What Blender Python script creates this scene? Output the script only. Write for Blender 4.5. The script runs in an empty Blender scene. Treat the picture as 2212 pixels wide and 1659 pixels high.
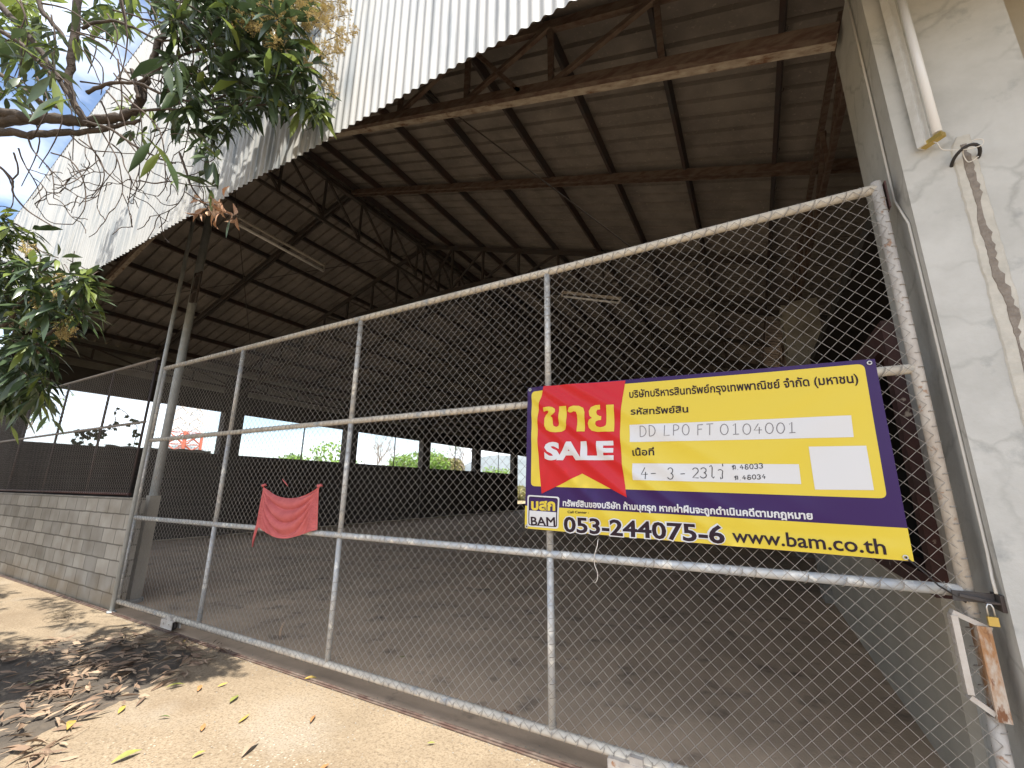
import bpy, bmesh, math, random
import numpy as np
from mathutils import Vector, Matrix
rnd = random.Random(7)
R = math.radians
S = bpy.context.scene
COL = S.collection

# ------------------------------------------------------------------ camera
CAM = Vector((0, 0, 1.55)); FPX = 923.19
yaw, pitch, roll = R(-29.0784), R(13.6883), R(0.5221)
FW = Vector((math.sin(yaw)*math.cos(pitch), math.cos(yaw)*math.cos(pitch), math.sin(pitch)))
r0 = Vector((math.cos(yaw), -math.sin(yaw), 0)); u0 = r0.cross(FW)
RT = r0*math.cos(roll) + u0*math.sin(roll); UP = -r0*math.sin(roll) + u0*math.cos(roll)
cd = bpy.data.cameras.new('camera'); cam = bpy.data.objects.new('camera', cd); COL.objects.link(cam)
mw = Matrix((RT, UP, -FW)).transposed().to_4x4(); mw.translation = CAM; cam.matrix_world = mw
cd.sensor_width = 36; cd.lens = 36*FPX/2212; cd.clip_start = .05; cd.clip_end = 6000
S.camera = cam

# ------------------------------------------------------------------ light
SUN = Vector((.42, -.235, 1)).normalized()
world = bpy.data.worlds.new('World'); S.world = world; world.use_nodes = True
wn = world.node_tree; bg = wn.nodes['Background']
sky = wn.nodes.new('ShaderNodeTexSky'); sky.sky_type = 'NISHITA'; sky.sun_disc = False
sky.sun_elevation = math.asin(SUN.z); sky.sun_rotation = math.atan2(SUN.x, SUN.y)
sky.air_density = 1.0; sky.dust_density = 1.6
tc = wn.nodes.new('ShaderNodeTexCoord'); mp = wn.nodes.new('ShaderNodeMapping'); mp.inputs['Scale'].default_value = (1, 1, 2.2)
cn = wn.nodes.new('ShaderNodeTexNoise'); cn.inputs['Scale'].default_value = 2.6; cn.inputs['Detail'].default_value = 7; cn.inputs['Roughness'].default_value = .55
cr = wn.nodes.new('ShaderNodeValToRGB'); cr.color_ramp.elements[0].position = .38; cr.color_ramp.elements[1].position = .62
mx = wn.nodes.new('ShaderNodeMix'); mx.data_type = 'RGBA'; mx.inputs[7].default_value = (7.0, 7.4, 8.0, 1)
L = wn.links.new
L(tc.outputs['Generated'], mp.inputs[0]); L(mp.outputs[0], cn.inputs['Vector']); L(cn.outputs['Fac'], cr.inputs[0])
L(cr.outputs[0], mx.inputs[0]); L(sky.outputs[0], mx.inputs[6]); L(mx.outputs[2], bg.inputs[0])
bg.inputs[1].default_value = .12
sd = bpy.data.lights.new('sun', 'SUN'); sd.energy = 4.5; sd.angle = R(.5); sd.color = (1, .95, .86)
so = bpy.data.objects.new('sun', sd); COL.objects.link(so); so.rotation_euler = SUN.to_track_quat('Z', 'Y').to_euler()
so.location = (0, -10, 30)
S.view_settings.view_transform = 'Standard'; S.view_settings.look = 'None'; S.view_settings.gamma = 1
S.view_settings.exposure = 1.3
try:
    S.cycles.max_bounces = 10; S.cycles.diffuse_bounces = 6; S.cycles.use_denoising = True
except Exception: pass

def at(px, py, dep):                       # a point `dep` metres ahead, seen at photo pixel (2212 wide)
    return CAM + (FW + RT*((px-1106)/FPX) - UP*((py-829.5)/FPX))*dep
def hit(px, py, ax, v):
    D = at(px, py, 1) - CAM; return CAM + D*((v-CAM[ax])/D[ax])
def proj(P):
    v = Vector(P)-CAM; z = v.dot(FW)
    return (1106+FPX*v.dot(RT)/z, 829.5-FPX*v.dot(UP)/z, z)

# ------------------------------------------------------------------ materials
def mat(name, c1, c2=None, scale=8, rough=.7, bump=0, bscale=None, detail=6, metal=0, spec=.4, stretch=None, ramp=(.35, .65), c3=None, s3=40, r3=(.55, .68), trans=0):
    m = bpy.data.materials.new(name); m.use_nodes = True; n = m.node_tree; b = n.nodes['Principled BSDF']
    b.inputs['Roughness'].default_value = rough; b.inputs['Metallic'].default_value = metal
    b.inputs['Specular IOR Level'].default_value = spec
    b.inputs['Base Color'].default_value = (*c1, 1)
    l = n.links.new; t = n.nodes.new('ShaderNodeTexCoord'); v = t.outputs['Object']
    if stretch:
        mpn = n.nodes.new('ShaderNodeMapping'); mpn.inputs['Scale'].default_value = stretch; l(v, mpn.inputs[0]); v = mpn.outputs[0]
    col = None
    def noise(sc, dt=detail):
        q = n.nodes.new('ShaderNodeTexNoise'); q.inputs['Scale'].default_value = sc; q.inputs['Detail'].default_value = dt; q.inputs['Roughness'].default_value = .6
        l(v, q.inputs['Vector']); return q.outputs['Fac']
    def ramped(f, a, c):
        q = n.nodes.new('ShaderNodeValToRGB'); q.color_ramp.elements[0].position = a; q.color_ramp.elements[1].position = c; l(f, q.inputs[0]); return q.outputs[0]
    def mix(f, a, c):
        q = n.nodes.new('ShaderNodeMix'); q.data_type = 'RGBA'; l(f, q.inputs[0])
        for s, w in ((6, a), (7, c)):
            if isinstance(w, tuple): q.inputs[s].default_value = (*w, 1)
            else: l(w, q.inputs[s])
        return q.outputs[2]
    m['_h'] = 1
    if c2: col = mix(ramped(noise(scale), *ramp), c1, c2)
    if c3: col = mix(ramped(noise(s3), *r3), col if col else c1, c3)
    if col: l(col, b.inputs['Base Color'])
    if bump:
        q = n.nodes.new('ShaderNodeBump'); q.inputs['Strength'].default_value = bump; q.inputs['Distance'].default_value = .01
        l(noise(bscale or scale*4, 4), q.inputs['Height']); l(q.outputs[0], b.inputs['Normal'])
    if trans:
        tr = n.nodes.new('ShaderNodeBsdfTranslucent'); ms = n.nodes.new('ShaderNodeMixShader'); ms.inputs[0].default_value = trans
        out = n.nodes['Material Output']
        if col: l(col, tr.inputs[0])
        else: tr.inputs[0].default_value = (*c1, 1)
        l(b.outputs[0], ms.inputs[1]); l(tr.outputs[0], ms.inputs[2]); l(ms.outputs[0], out.inputs[0])
    m.node_tree.nodes['Principled BSDF']
    return m
MT = {}
MT['apron'] = mat('apron concrete', (.285, .225, .155), (.215, .168, .115), 1.6, .9, .5, 60, c3=(.15, .115, .08), s3=42, r3=(.52, .66), spec=.2)
MT['floor'] = mat('hall floor', (.66, .50, .355), (.46, .35, .25), 1.3, .85, .3, 30, c3=(.17, .135, .105), s3=3.2, r3=(.56, .74), spec=.25)
MT['dirt'] = mat('dry earth', (.30, .23, .14), (.20, .17, .08), 2, .95, .5, 12)
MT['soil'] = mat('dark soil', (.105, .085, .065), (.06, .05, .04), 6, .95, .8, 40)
MT['roofsheet'] = mat('fibre cement sheet', (.29, .258, .234), (.20, .178, .164), 2.2, .9, .3, 60, c3=(.40, .35, .30), s3=26, r3=(.6, .75), spec=.15)
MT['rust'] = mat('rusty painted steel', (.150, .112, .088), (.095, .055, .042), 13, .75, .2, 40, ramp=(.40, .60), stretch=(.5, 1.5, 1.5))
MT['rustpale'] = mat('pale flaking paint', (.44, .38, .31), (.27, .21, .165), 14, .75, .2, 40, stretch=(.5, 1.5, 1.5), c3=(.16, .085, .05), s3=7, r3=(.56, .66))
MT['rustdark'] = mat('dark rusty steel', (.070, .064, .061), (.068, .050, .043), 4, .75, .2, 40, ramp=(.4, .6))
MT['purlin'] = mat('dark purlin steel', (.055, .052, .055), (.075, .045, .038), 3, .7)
MT['redoxide'] = mat('red oxide paint', (.085, .034, .030), (.065, .038, .034), 6, .7, .2, c3=(.45, .38, .30), s3=9, r3=(.66, .72))
MT['rustplate'] = mat('rusted white plate', (.50, .43, .36), (.36, .19, .09), 16, .8, .4, 60, ramp=(.42, .58), stretch=(1.5, 1, .5), c3=(.20, .09, .045), s3=22, r3=(.58, .66))
MT['galv'] = mat('galvanised pipe', (.46, .49, .52), (.62, .60, .56), 14, .5, .1, 60, metal=.25, c3=(.82, .80, .74), s3=9, r3=(.56, .62))
MT['pole'] = mat('grey steel pole', (.44, .46, .46), (.34, .36, .36), 9, .55, metal=.2, c3=(.45, .42, .36), s3=16, r3=(.62, .7))
MT['cream'] = mat('cream painted pipe', (.66, .61, .52), (.52, .47, .40), 10, .6, .15, 60, c3=(.34, .36, .38), s3=7, r3=(.58, .66))
MT['whiterust'] = mat('chipped white paint', (.54, .50, .45), (.45, .40, .35), 12, .7, .3, 60, c3=(.33, .18, .10), s3=18, r3=(.62, .70))
MT['wire'] = mat('galvanised wire', (.42, .39, .355), (.29, .26, .23), 30, .5, metal=.15)
MT['wireold'] = mat('weathered wire', (.33, .30, .27), (.24, .20, .17), 30, .6)
MT['pillar'] = mat('cracked plaster', (.52, .515, .49), (.43, .425, .40), 3.2, .9, .25, 40, c3=(.33, .335, .325), s3=6.5, r3=(.60, .74), spec=.2)
MT['darkwall'] = mat('dark brown boards', (.085, .075, .068), (.05, .045, .042), 3, .9, .4, 6, stretch=(1, .15, 5))  # dark brown with bands along the wall
MT['darkcon'] = mat('dark concrete', (.07, .062, .056), (.045, .04, .037), 2.5, .9, .3, 30)  # a darker tone than the weathered concrete
MT['concrete'] = mat('weathered concrete', (.33, .31, .27), (.22, .205, .18), 2.5, .9, .3, 30)
MT['plasterbeige'] = mat('beige plaster', (.46, .42, .35), (.38, .345, .285), 2.5, .9, .2, 30)
MT['patch'] = mat('plaster patch', (.55, .52, .46), (.45, .43, .38), 14, .9, .4, 60)
MT['crack'] = mat('broken plaster', (.27, .235, .20), (.20, .17, .145), 40, .95, .8, 80)
MT['white'] = mat('white enamel', (.64, .64, .62), (.56, .55, .52), 20, .4)
MT['tube'] = mat('lamp tube glass', (.74, .75, .77), rough=.15)
MT['tubebright'] = mat('bright lamp tube', (.92, .90, .87), rough=.3)  # lighter copy of the tube glass; brightness put into the colour
MT['brass'] = mat('brass', (.55, .40, .12), rough=.35, metal=.7)
MT['black'] = mat('black rubber', (.025, .022, .022), rough=.5)
MT['cablewhite'] = mat('white cable', (.66, .63, .58), rough=.6)
MT['cloth'] = mat('faded red cloth', (.60, .16, .155), (.50, .125, .125), 9, .9, .5, 300, spec=.1)
MT['bark'] = mat('mango bark', (.085, .066, .053), (.045, .036, .03), 14, .9, .9, 30, stretch=(1, 1, 1))
MT['twig'] = mat('twig bark', (.085, .062, .048), (.06, .045, .038), 20, .9)
MT['leaf'] = mat('mango leaf', (.058, .088, .036), (.040, .066, .030), 3.5, .30, spec=.6, trans=.22, c3=(.10, .135, .045), s3=5, r3=(.58, .7))
MT['leafbright'] = mat('bright mango leaf', (.20, .25, .055), (.13, .18, .045), 3.5, .4, spec=.5, trans=.35)  # yellow green; also carries the sunlit tone of the farther leaves
MT['blossom'] = mat('mango blossom', (.56, .43, .19), (.44, .36, .16), 20, .9, trans=.2)
MT['deadleaf'] = mat('dead leaf', (.36, .20, .12), (.26, .15, .09), 6, .8, trans=.1, c3=(.5, .36, .24), s3=5)
MT['litter1'] = mat('dry leaf tan', (.22, .145, .095), (.14, .095, .065), 9, .85)
MT['litter2'] = mat('dry leaf pale', (.34, .25, .17), (.22, .155, .105), 9, .85)
MT['yellowleaf'] = mat('yellow leaf', (.42, .29, .06), (.34, .24, .06), 20, .6)
MT['limeleaf'] = mat('yellow green leaf', (.25, .25, .06), (.19, .20, .055), 20, .6)
MT['greenleaf'] = mat('green fallen leaf', (.09, .16, .03), (.06, .10, .03), 20, .6)
MT['orangeleaf'] = mat('orange brown leaf', (.42, .20, .07), (.32, .15, .06), 20, .7)
MT['bush'] = mat('garden foliage', (.22, .34, .06), (.13, .23, .045), 1.2, .6, trans=.3)
MT['bushdry'] = mat('dry foliage', (.30, .26, .12), (.20, .20, .08), 1.2, .7, trans=.3)
MT['paletrunk'] = mat('pale bark', (.26, .21, .17), (.20, .16, .13), 4, .9)
MT['red'] = mat('red paint', (.50, .14, .09), rough=.5)
MT['towerwhite'] = mat('tower white', (.7, .68, .66), rough=.5)
MT['hill'] = mat('distant hill', (.16, .18, .19), (.12, .14, .15), .02, 1)  # blue-grey of distant haze put into the colour
MT['purple'] = mat('banner purple', (.030, .007, .085), rough=.32, spec=.3)
MT['yellow'] = mat('banner yellow', (.66, .51, .05), rough=.30, spec=.3)
MT['bred'] = mat('banner red', (.52, .008, .014), rough=.28, spec=.35)
MT['bwhite'] = mat('banner white', (.62, .62, .63), rough=.4)
MT['btext'] = mat('banner dark text', (.025, .012, .02), rough=.5, spec=.2)
MT['pen'] = mat('pen ink', (.16, .15, .16), rough=.6)
MT['marker'] = mat('marker ink', (.035, .035, .04), rough=.6)
MT['steel'] = mat('bright steel', (.6, .6, .6), rough=.3, metal=.8)
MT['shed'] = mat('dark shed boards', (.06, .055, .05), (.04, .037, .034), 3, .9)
MT['dryweed'] = mat('dry weed', (.30, .24, .16), (.22, .17, .12), 10, .9)

def nodes_extra():
    # corrugated cladding: weathered zinc with vertical streaks running down from the top
    m = bpy.data.materials.new('weathered zinc sheet'); m.use_nodes = True; n = m.node_tree; l = n.links.new; b = n.nodes['Principled BSDF']
    b.inputs['Roughness'].default_value = .55; b.inputs['Metallic'].default_value = .1; b.inputs['Specular IOR Level'].default_value = .25
    t = n.nodes.new('ShaderNodeTexCoord')
    def nz(scale, st, det=5):
        a = n.nodes.new('ShaderNodeMapping'); a.inputs['Scale'].default_value = st; l(t.outputs['Object'], a.inputs[0])
        q = n.nodes.new('ShaderNodeTexNoise'); q.inputs['Scale'].default_value = scale; q.inputs['Detail'].default_value = det; q.inputs['Roughness'].default_value = .65; l(a.outputs[0], q.inputs['Vector']); return q.outputs['Fac']
    def rp(f, a, c):
        q = n.nodes.new('ShaderNodeMapRange'); q.inputs[1].default_value = a; q.inputs[2].default_value = c; l(f, q.inputs[0]); return q.outputs[0]
    def mul(a, c):
        q = n.nodes.new('ShaderNodeMath'); q.operation = 'MULTIPLY'; l(a, q.inputs[0])
        if isinstance(c, (int, float)): q.inputs[1].default_value = c
        else: l(c, q.inputs[1])
        return q.outputs[0]
    streak = rp(nz(3.0, (4.5, 1, .35), 8), .46, .60); patch = rp(nz(.45, (1, 1, .8), 3), .40, .56)
    f = mul(streak, patch)
    q = n.nodes.new('ShaderNodeMix'); q.data_type = 'RGBA'; l(mul(f, .75), q.inputs[0]); q.inputs[6].default_value = (.44, .44, .43, 1); q.inputs[7].default_value = (.17, .205, .235, 1)
    q2 = n.nodes.new('ShaderNodeMix'); q2.data_type = 'RGBA'; l(mul(rp(nz(1.6, (1, 1, .5)), .52, .75), .4), q2.inputs[0]); l(q.outputs[2], q2.inputs[6]); q2.inputs[7].default_value = (.37, .335, .27, 1)
    l(q2.outputs[2], b.inputs['Base Color']); MT['zinc'] = m
    # concrete block work
    m = bpy.data.materials.new('concrete block'); m.use_nodes = True; n = m.node_tree; l = n.links.new; b = n.nodes['Principled BSDF']; b.inputs['Roughness'].default_value = .95; b.inputs['Specular IOR Level'].default_value = .2
    t = n.nodes.new('ShaderNodeTexCoord'); sp = n.nodes.new('ShaderNodeSeparateXYZ'); cb = n.nodes.new('ShaderNodeCombineXYZ')
    ad = n.nodes.new('ShaderNodeMath'); ad.operation = 'ADD'
    l(t.outputs['Object'], sp.inputs[0]); l(sp.outputs[0], ad.inputs[0]); l(sp.outputs[1], ad.inputs[1]); l(ad.outputs[0], cb.inputs[0]); l(sp.outputs[2], cb.inputs[1])
    nn = n.nodes.new('ShaderNodeTexNoise'); nn.inputs['Scale'].default_value = 6; l(t.outputs['Object'], nn.inputs['Vector'])
    va = n.nodes.new('ShaderNodeVectorMath'); va.operation = 'MULTIPLY_ADD'; va.inputs[1].default_value = (.02, .02, .02); l(nn.outputs['Color'], va.inputs[0]); l(cb.outputs[0], va.inputs[2])
    br = n.nodes.new('ShaderNodeTexBrick'); br.inputs['Scale'].default_value = 1; br.inputs['Brick Width'].default_value = .39; br.inputs['Row Height'].default_value = .195
    br.inputs['Mortar Size'].default_value = .009; br.inputs['Mortar Smooth'].default_value = .3; br.inputs['Color1'].default_value = (.43, .40, .35, 1); br.inputs['Color2'].default_value = (.29, .27, .235, 1); br.inputs['Mortar'].default_value = (.20, .185, .16, 1); br.inputs['Bias'].default_value = -.1
    l(va.outputs[0], br.inputs['Vector'])
    n2 = n.nodes.new('ShaderNodeTexNoise'); n2.inputs['Scale'].default_value = 3; n2.inputs['Detail'].default_value = 8; l(t.outputs['Object'], n2.inputs['Vector'])
    mm = n.nodes.new('ShaderNodeMix'); mm.data_type = 'RGBA'; mm.blend_type = 'MULTIPLY'; mm.inputs[0].default_value = .6; l(br.outputs[0], mm.inputs[6])
    rr = n.nodes.new('ShaderNodeValToRGB'); rr.color_ramp.elements[0].position = .3; rr.color_ramp.elements[0].color = (.55, .5, .43, 1); rr.color_ramp.elements[1].position = .65; l(n2.outputs['Fac'], rr.inputs[0]); l(rr.outputs[0], mm.inputs[7])
    mr = n.nodes.new('ShaderNodeMapRange'); mr.inputs[1].default_value = .55; mr.inputs[2].default_value = .05; ns = n.nodes.new('ShaderNodeMath'); ns.operation = 'MULTIPLY_ADD'; ns.inputs[1].default_value = .5; l(n2.outputs['Fac'], ns.inputs[0]); 
    sb = n.nodes.new('ShaderNodeSeparateXYZ'); gm = n.nodes.new('ShaderNodeNewGeometry'); l(gm.outputs['Position'], sb.inputs[0]); l(sb.outputs[2], ns.inputs[2]); l(ns.outputs[0], mr.inputs[0]); mr.inputs[4].default_value = .8
    m3 = n.nodes.new('ShaderNodeMix'); m3.data_type = 'RGBA'; l(mr.outputs[0], m3.inputs[0]); l(mm.outputs[2], m3.inputs[6]); m3.inputs[7].default_value = (.27, .20, .115, 1)
    l(m3.outputs[2], b.inputs['Base Color'])
    bp = n.nodes.new('ShaderNodeBump'); bp.inputs['Strength'].default_value = .9; bp.inputs['Distance'].default_value = .02; bp.invert = True; l(br.outputs['Fac'], bp.inputs['Height']); l(bp.outputs[0], b.inputs['Normal']); MT['block'] = m
    m = MT['apron']; n = m.node_tree; l = n.links.new; b = n.nodes['Principled BSDF']; src = b.inputs['Base Color'].links[0].from_socket
    t = n.nodes.new('ShaderNodeTexCoord')
    def nz2(sc, dt=4):
        q = n.nodes.new('ShaderNodeTexNoise'); q.inputs['Scale'].default_value = sc; q.inputs['Detail'].default_value = dt; l(t.outputs['Object'], q.inputs['Vector']); return q.outputs['Fac']
    def rp2(f, a, c, o=1):
        q = n.nodes.new('ShaderNodeMapRange'); q.inputs[1].default_value = a; q.inputs[2].default_value = c; q.inputs[4].default_value = o; l(f, q.inputs[0]); return q.outputs[0]
    def mu2(a, c):
        q = n.nodes.new('ShaderNodeMath'); q.operation = 'MULTIPLY'; l(a, q.inputs[0]); l(c, q.inputs[1]); return q.outputs[0]
    def mx2(f, a, c):
        q = n.nodes.new('ShaderNodeMix'); q.data_type = 'RGBA'; l(f, q.inputs[0]); l(a, q.inputs[6]); q.inputs[7].default_value = (*c, 1); return q.outputs[2]
    vo = n.nodes.new('ShaderNodeTexVoronoi'); vo.inputs['Scale'].default_value = 34; l(t.outputs['Object'], vo.inputs['Vector'])
    col = mx2(mu2(rp2(vo.outputs['Distance'], .26, .12), rp2(nz2(.9), .56, .68)), src, (.48, .44, .36))
    col = mx2(rp2(nz2(1.1, 9), .50, .66, .55), col, (.165, .12, .078))
    col = mx2(rp2(nz2(.8, 9), .58, .70, .5), col, (.36, .32, .26))
    col = mx2(rp2(nz2(75, 3), .50, .62, .55), col, (.150, .108, .066))
    col = mx2(rp2(nz2(26, 4), .58, .68, .4), col, (.33, .27, .19))
    l(col, b.inputs['Base Color'])
    # pillar plaster: add thin branching cracks
    m = MT['pillar']; n = m.node_tree; l = n.links.new; b = n.nodes['Principled BSDF']
    src = b.inputs['Base Color'].links[0].from_socket
    t = n.nodes.new('ShaderNodeTexCoord'); nn = n.nodes.new('ShaderNodeTexNoise'); nn.inputs['Scale'].default_value = 3.5; nn.inputs['Detail'].default_value = 6; l(t.outputs['Object'], nn.inputs['Vector'])
    va = n.nodes.new('ShaderNodeVectorMath'); va.operation = 'MULTIPLY_ADD'; va.inputs[1].default_value = (.35, .35, .35); l(nn.outputs['Color'], va.inputs[0]); l(t.outputs['Object'], va.inputs[2])
    vo = n.nodes.new('ShaderNodeTexVoronoi'); vo.feature = 'DISTANCE_TO_EDGE'; vo.inputs['Scale'].default_value = 2.6; l(va.outputs[0], vo.inputs['Vector'])
    mr = n.nodes.new('ShaderNodeMapRange'); mr.inputs[1].default_value = .0; mr.inputs[2].default_value = .045; mr.inputs[3].default_value = .5; mr.inputs[4].default_value = 0; l(vo.outputs['Distance'], mr.inputs[0])
    n3 = n.nodes.new('ShaderNodeTexNoise'); n3.inputs['Scale'].default_value = 2.1; l(t.outputs['Object'], n3.inputs['Vector'])
    r3 = n.nodes.new('ShaderNodeMapRange'); r3.inputs[1].default_value = .40; r3.inputs[2].default_value = .60; l(n3.outputs['Fac'], r3.inputs[0])
    mu = n.nodes.new('ShaderNodeMath'); mu.operation = 'MULTIPLY'; l(mr.outputs[0], mu.inputs[0]); l(r3.outputs[0], mu.inputs[1])
    q = n.nodes.new('ShaderNodeMix'); q.data_type = 'RGBA'; l(mu.outputs[0], q.inputs[0]); l(src, q.inputs[6]); q.inputs[7].default_value = (.27, .27, .25, 1); l(q.outputs[2], b.inputs['Base Color'])
nodes_extra()

# ------------------------------------------------------------------ mesh helpers
class MB:
    def __init__(s): s.v = []; s.f = []; s.sm = []
    def quad(s, *p, smooth=False):
        i = len(s.v); s.v += [tuple(q) for q in p]; s.f.append(tuple(range(i, i+len(p)))); s.sm.append(smooth)
    def box(s, a, b):
        x0, y0, z0 = a; x1, y1, z1 = b; i = len(s.v)
        s.v += [(x0, y0, z0), (x1, y0, z0), (x1, y1, z0), (x0, y1, z0), (x0, y0, z1), (x1, y0, z1), (x1, y1, z1), (x0, y1, z1)]
        for f in ((0, 3, 2, 1), (4, 5, 6, 7), (0, 1, 5, 4), (1, 2, 6, 5), (2, 3, 7, 6), (3, 0, 4, 7)): s.f.append(tuple(i+k for k in f)); s.sm.append(False)
        return s
    def bar(s, p, q, w, h, up=(0, 0, 1)):            # rectangular bar, w sideways, h along up
        p, q = Vector(p), Vector(q); d = (q-p).normalized(); sd = d.cross(Vector(up))
        if sd.length < 1e-4: sd = d.cross(Vector((0, 1, 0)))
        sd.normalize(); u = sd.cross(d); sd *= w/2; u *= h/2; i = len(s.v)
        for c in (p, q):
            for a, b in ((-1, -1), (1, -1), (1, 1), (-1, 1)): s.v.append(tuple(c+sd*a+u*b))
        for f in ((0, 3, 2, 1), (4, 5, 6, 7), (0, 1, 5, 4), (1, 2, 6, 5), (2, 3, 7, 6), (3, 0, 4, 7)): s.f.append(tuple(i+k for k in f)); s.sm.append(False)
        return s
    def angle(s, p, q, w, t, up=(0, 0, 1)):          # an L of two legs
        s.bar(p, q, w, t, up); p, q = Vector(p), Vector(q); o = Vector(up)*(w/2+t*.02)
        d = (q-p).normalized(); sd = d.cross(Vector(up)).normalized()*(w/2-t/2)
        s.bar(p+o+sd, q+o+sd, t, w, up); return s
    def tube(s, pts, r, n=8, caps=True):
        pts = [Vector(p) for p in pts]; m = len(pts); rr = r if isinstance(r, (list, tuple)) else [r]*m
        i0 = len(s.v); pu = None
        for k in range(m):
            d = (pts[min(k+1, m-1)]-pts[max(k-1, 0)]).normalized()
            if pu is None:
                a = Vector((0, 0, 1)) if abs(d.z) < .9 else Vector((1, 0, 0)); pu = d.cross(a).normalized()
            u = (pu-d*pu.dot(d))
            u = u.normalized() if u.length > 1e-6 else d.orthogonal().normalized()
            w = d.cross(u); pu = u
            for j in range(n):
                an = 2*math.pi*j/n; s.v.append(tuple(pts[k]+(u*math.cos(an)+w*math.sin(an))*rr[k]))
        for k in range(m-1):
            for j in range(n):
                a = i0+k*n+j; b = i0+k*n+(j+1) % n; s.f.append((a, b, b+n, a+n)); s.sm.append(True)
        if caps:
            s.f.append(tuple(i0+j for j in reversed(range(n)))); s.sm.append(False)
            s.f.append(tuple(i0+(m-1)*n+j for j in range(n))); s.sm.append(False)
        return s
    def grid(s, fn, nu, nv, smooth=True):
        i = len(s.v)
        for b in range(nv+1):
            for a in range(nu+1): s.v.append(tuple(fn(a/nu, b/nv)))
        for b in range(nv):
            for a in range(nu):
                k = i+b*(nu+1)+a; s.f.append((k, k+1, k+nu+2, k+nu+1)); s.sm.append(smooth)
        return s
    def build(s, name, m, parent=None, origin=None):
        me = bpy.data.meshes.new(name)
        org = Vector(parent['_o']) if parent is not None else (Vector(origin) if origin is not None else Vector((0, 0, 0)))
        me.from_pydata([tuple(Vector(v)-org) for v in s.v], [], s.f); me.polygons.foreach_set('use_smooth', s.sm)
        me.materials.append(MT[m] if isinstance(m, str) else m); me.update()
        o = bpy.data.objects.new(name, me); COL.objects.link(o); o['_o'] = tuple(org)
        if parent is not None: o.parent = parent
        else: o.location = org
        return o
def tag(o, label, cat, group=None, kind=None):
    o['label'] = label; o['category'] = cat
    if group: o['group'] = group
    if kind: o['kind'] = kind
    return o
def thing(name, loc, label, cat, group=None):
    o = bpy.data.objects.new(name, None); COL.objects.link(o); o.location = loc; o.empty_display_size = .1; o['_o'] = tuple(loc)
    return tag(o, label, cat, group)
def struct(o): o['kind'] = 'structure'; return o

# ------------------------------------------------------------------ ground
def sheet(name, m, x0, x1, y0, y1, z, nx=1, ny=1):
    b = MB(); b.grid(lambda u, v: (x0+(x1-x0)*u, y0+(y1-y0)*v, z), nx, ny); return struct(b.build(name, m))
sheet('ground', 'dirt', -2500, 2500, -2500, 2500, -.06)
b = MB(); b.box((-24, -30, -.04), (14, 2.685, 0)); struct(b.build('pavement', 'apron'))
b = MB(); b.box((-15.2, 2.70, -.04), (14, 33, 0)); struct(b.build('floor', 'floor'))
b = MB()
def hillf(u, v):
    a = R(-85)+u*R(120); rr = 900+v*500; hgt = math.sin(v*math.pi)*(58+22*math.sin(u*17)+13*math.sin(u*41+1)+6*math.sin(u*90))
    return (math.sin(a)*rr, math.cos(a)*rr, -2+max(0, hgt))
b.grid(hillf, 140, 10); struct(b.build('hills', 'hill'))
# track in the ground under the gate
b = MB(); b.bar((-15, 2.692, .006), (.84, 2.692, .006), .05, .006); b.tube([(-15, 2.692, .013), (.84, 2.692, .013)], .009, 6)
tag(b.build('gate_track', 'rust'), 'thin steel track let into the pavement under the sliding gate', 'gate track')

# ------------------------------------------------------------------ warehouse
XR, ZR, TP = -7.2, 7.9, .324              # ridge line, underside of rafters at the ridge, slope
XL = -15.25; YF = 1.72
def rz(x): return ZR - TP*abs(x-XR)
W = thing('warehouse', (XR, 3, 0), 'open fronted warehouse with rusty roof trusses and a pale corrugated gable', 'building')
W['_o'] = (XR, 3, 0)
# roof slopes: flat sheets with narrow raised seams every 25 cm
for sgn, x1 in ((-1, -16.0), (1, 5.2)):  # right slope carried on out of view to keep the pillar shaded
    b = MB(); ys = []; y = YF+.02
    while y < 33.4:
        ys += [(y, 0), (y+.185, 0), (y+.19, .06), (y+.24, .06), (y+.245, 0)]; y += .25
    xs = [XR+(x1-XR)*k/6 for k in range(7)]
    i0 = len(b.v)
    for (yy, dz) in ys:
        for x in xs: b.v.append((x, yy, rz(x)+.235+dz))
    for j in range(len(ys)-1):
        for k in range(6):
            a = j*7+k; b.f.append((a, a+1, a+8, a+7)); b.sm.append(False)
    b.build('roof_slope', 'roofsheet', W)
# barge board along the front roof edge
b = MB()
for x1 in (-16.05, 5.25): b.bar((XR, YF+.02, ZR+.33), (x1, YF+.02, rz(x1)+.33), .05, .07)
b.build('barge_board', 'shed', W)
# corrugated gable cladding
b = MB(); x = -15.7; pitchw = .076; cols = []; k = 0
while x < 5.0:  # cladding runs on to the right, unseen, to shade the pillar
    sh = int((x+15.7)/.69); off = .006*((sh % 2))
    zb = 4.165+.008*math.sin(sh*2.3)+.004*math.sin(sh*5.1)
    cols.append((x, YF-.0085*math.cos(2*math.pi*(x)/pitchw)-off, zb, rz(x)+.30)); x += pitchw/8
for i, (x, y, z0, z1) in enumerate(cols):
    for t in (0, .5, 1): b.v.append((x, y, z0+(z1-z0)*t))
for i in range(len(cols)-1):
    for t in (0, 1):
        a = i*3+t; b.f.append((a, a+3, a+4, a+1)); b.sm.append(True)
gc = b.build('gable_cladding', 'zinc', W)
b = MB(); b.bar((-15.7, YF+.05, 4.30), (4.5, YF+.05, 4.30), .05, .05); b.bar((-15.6, YF+.05, 4.9), (.9, YF+.05, 4.9), .05, .05)
b.build('cladding_rail', 'rustdark', W)
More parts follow.
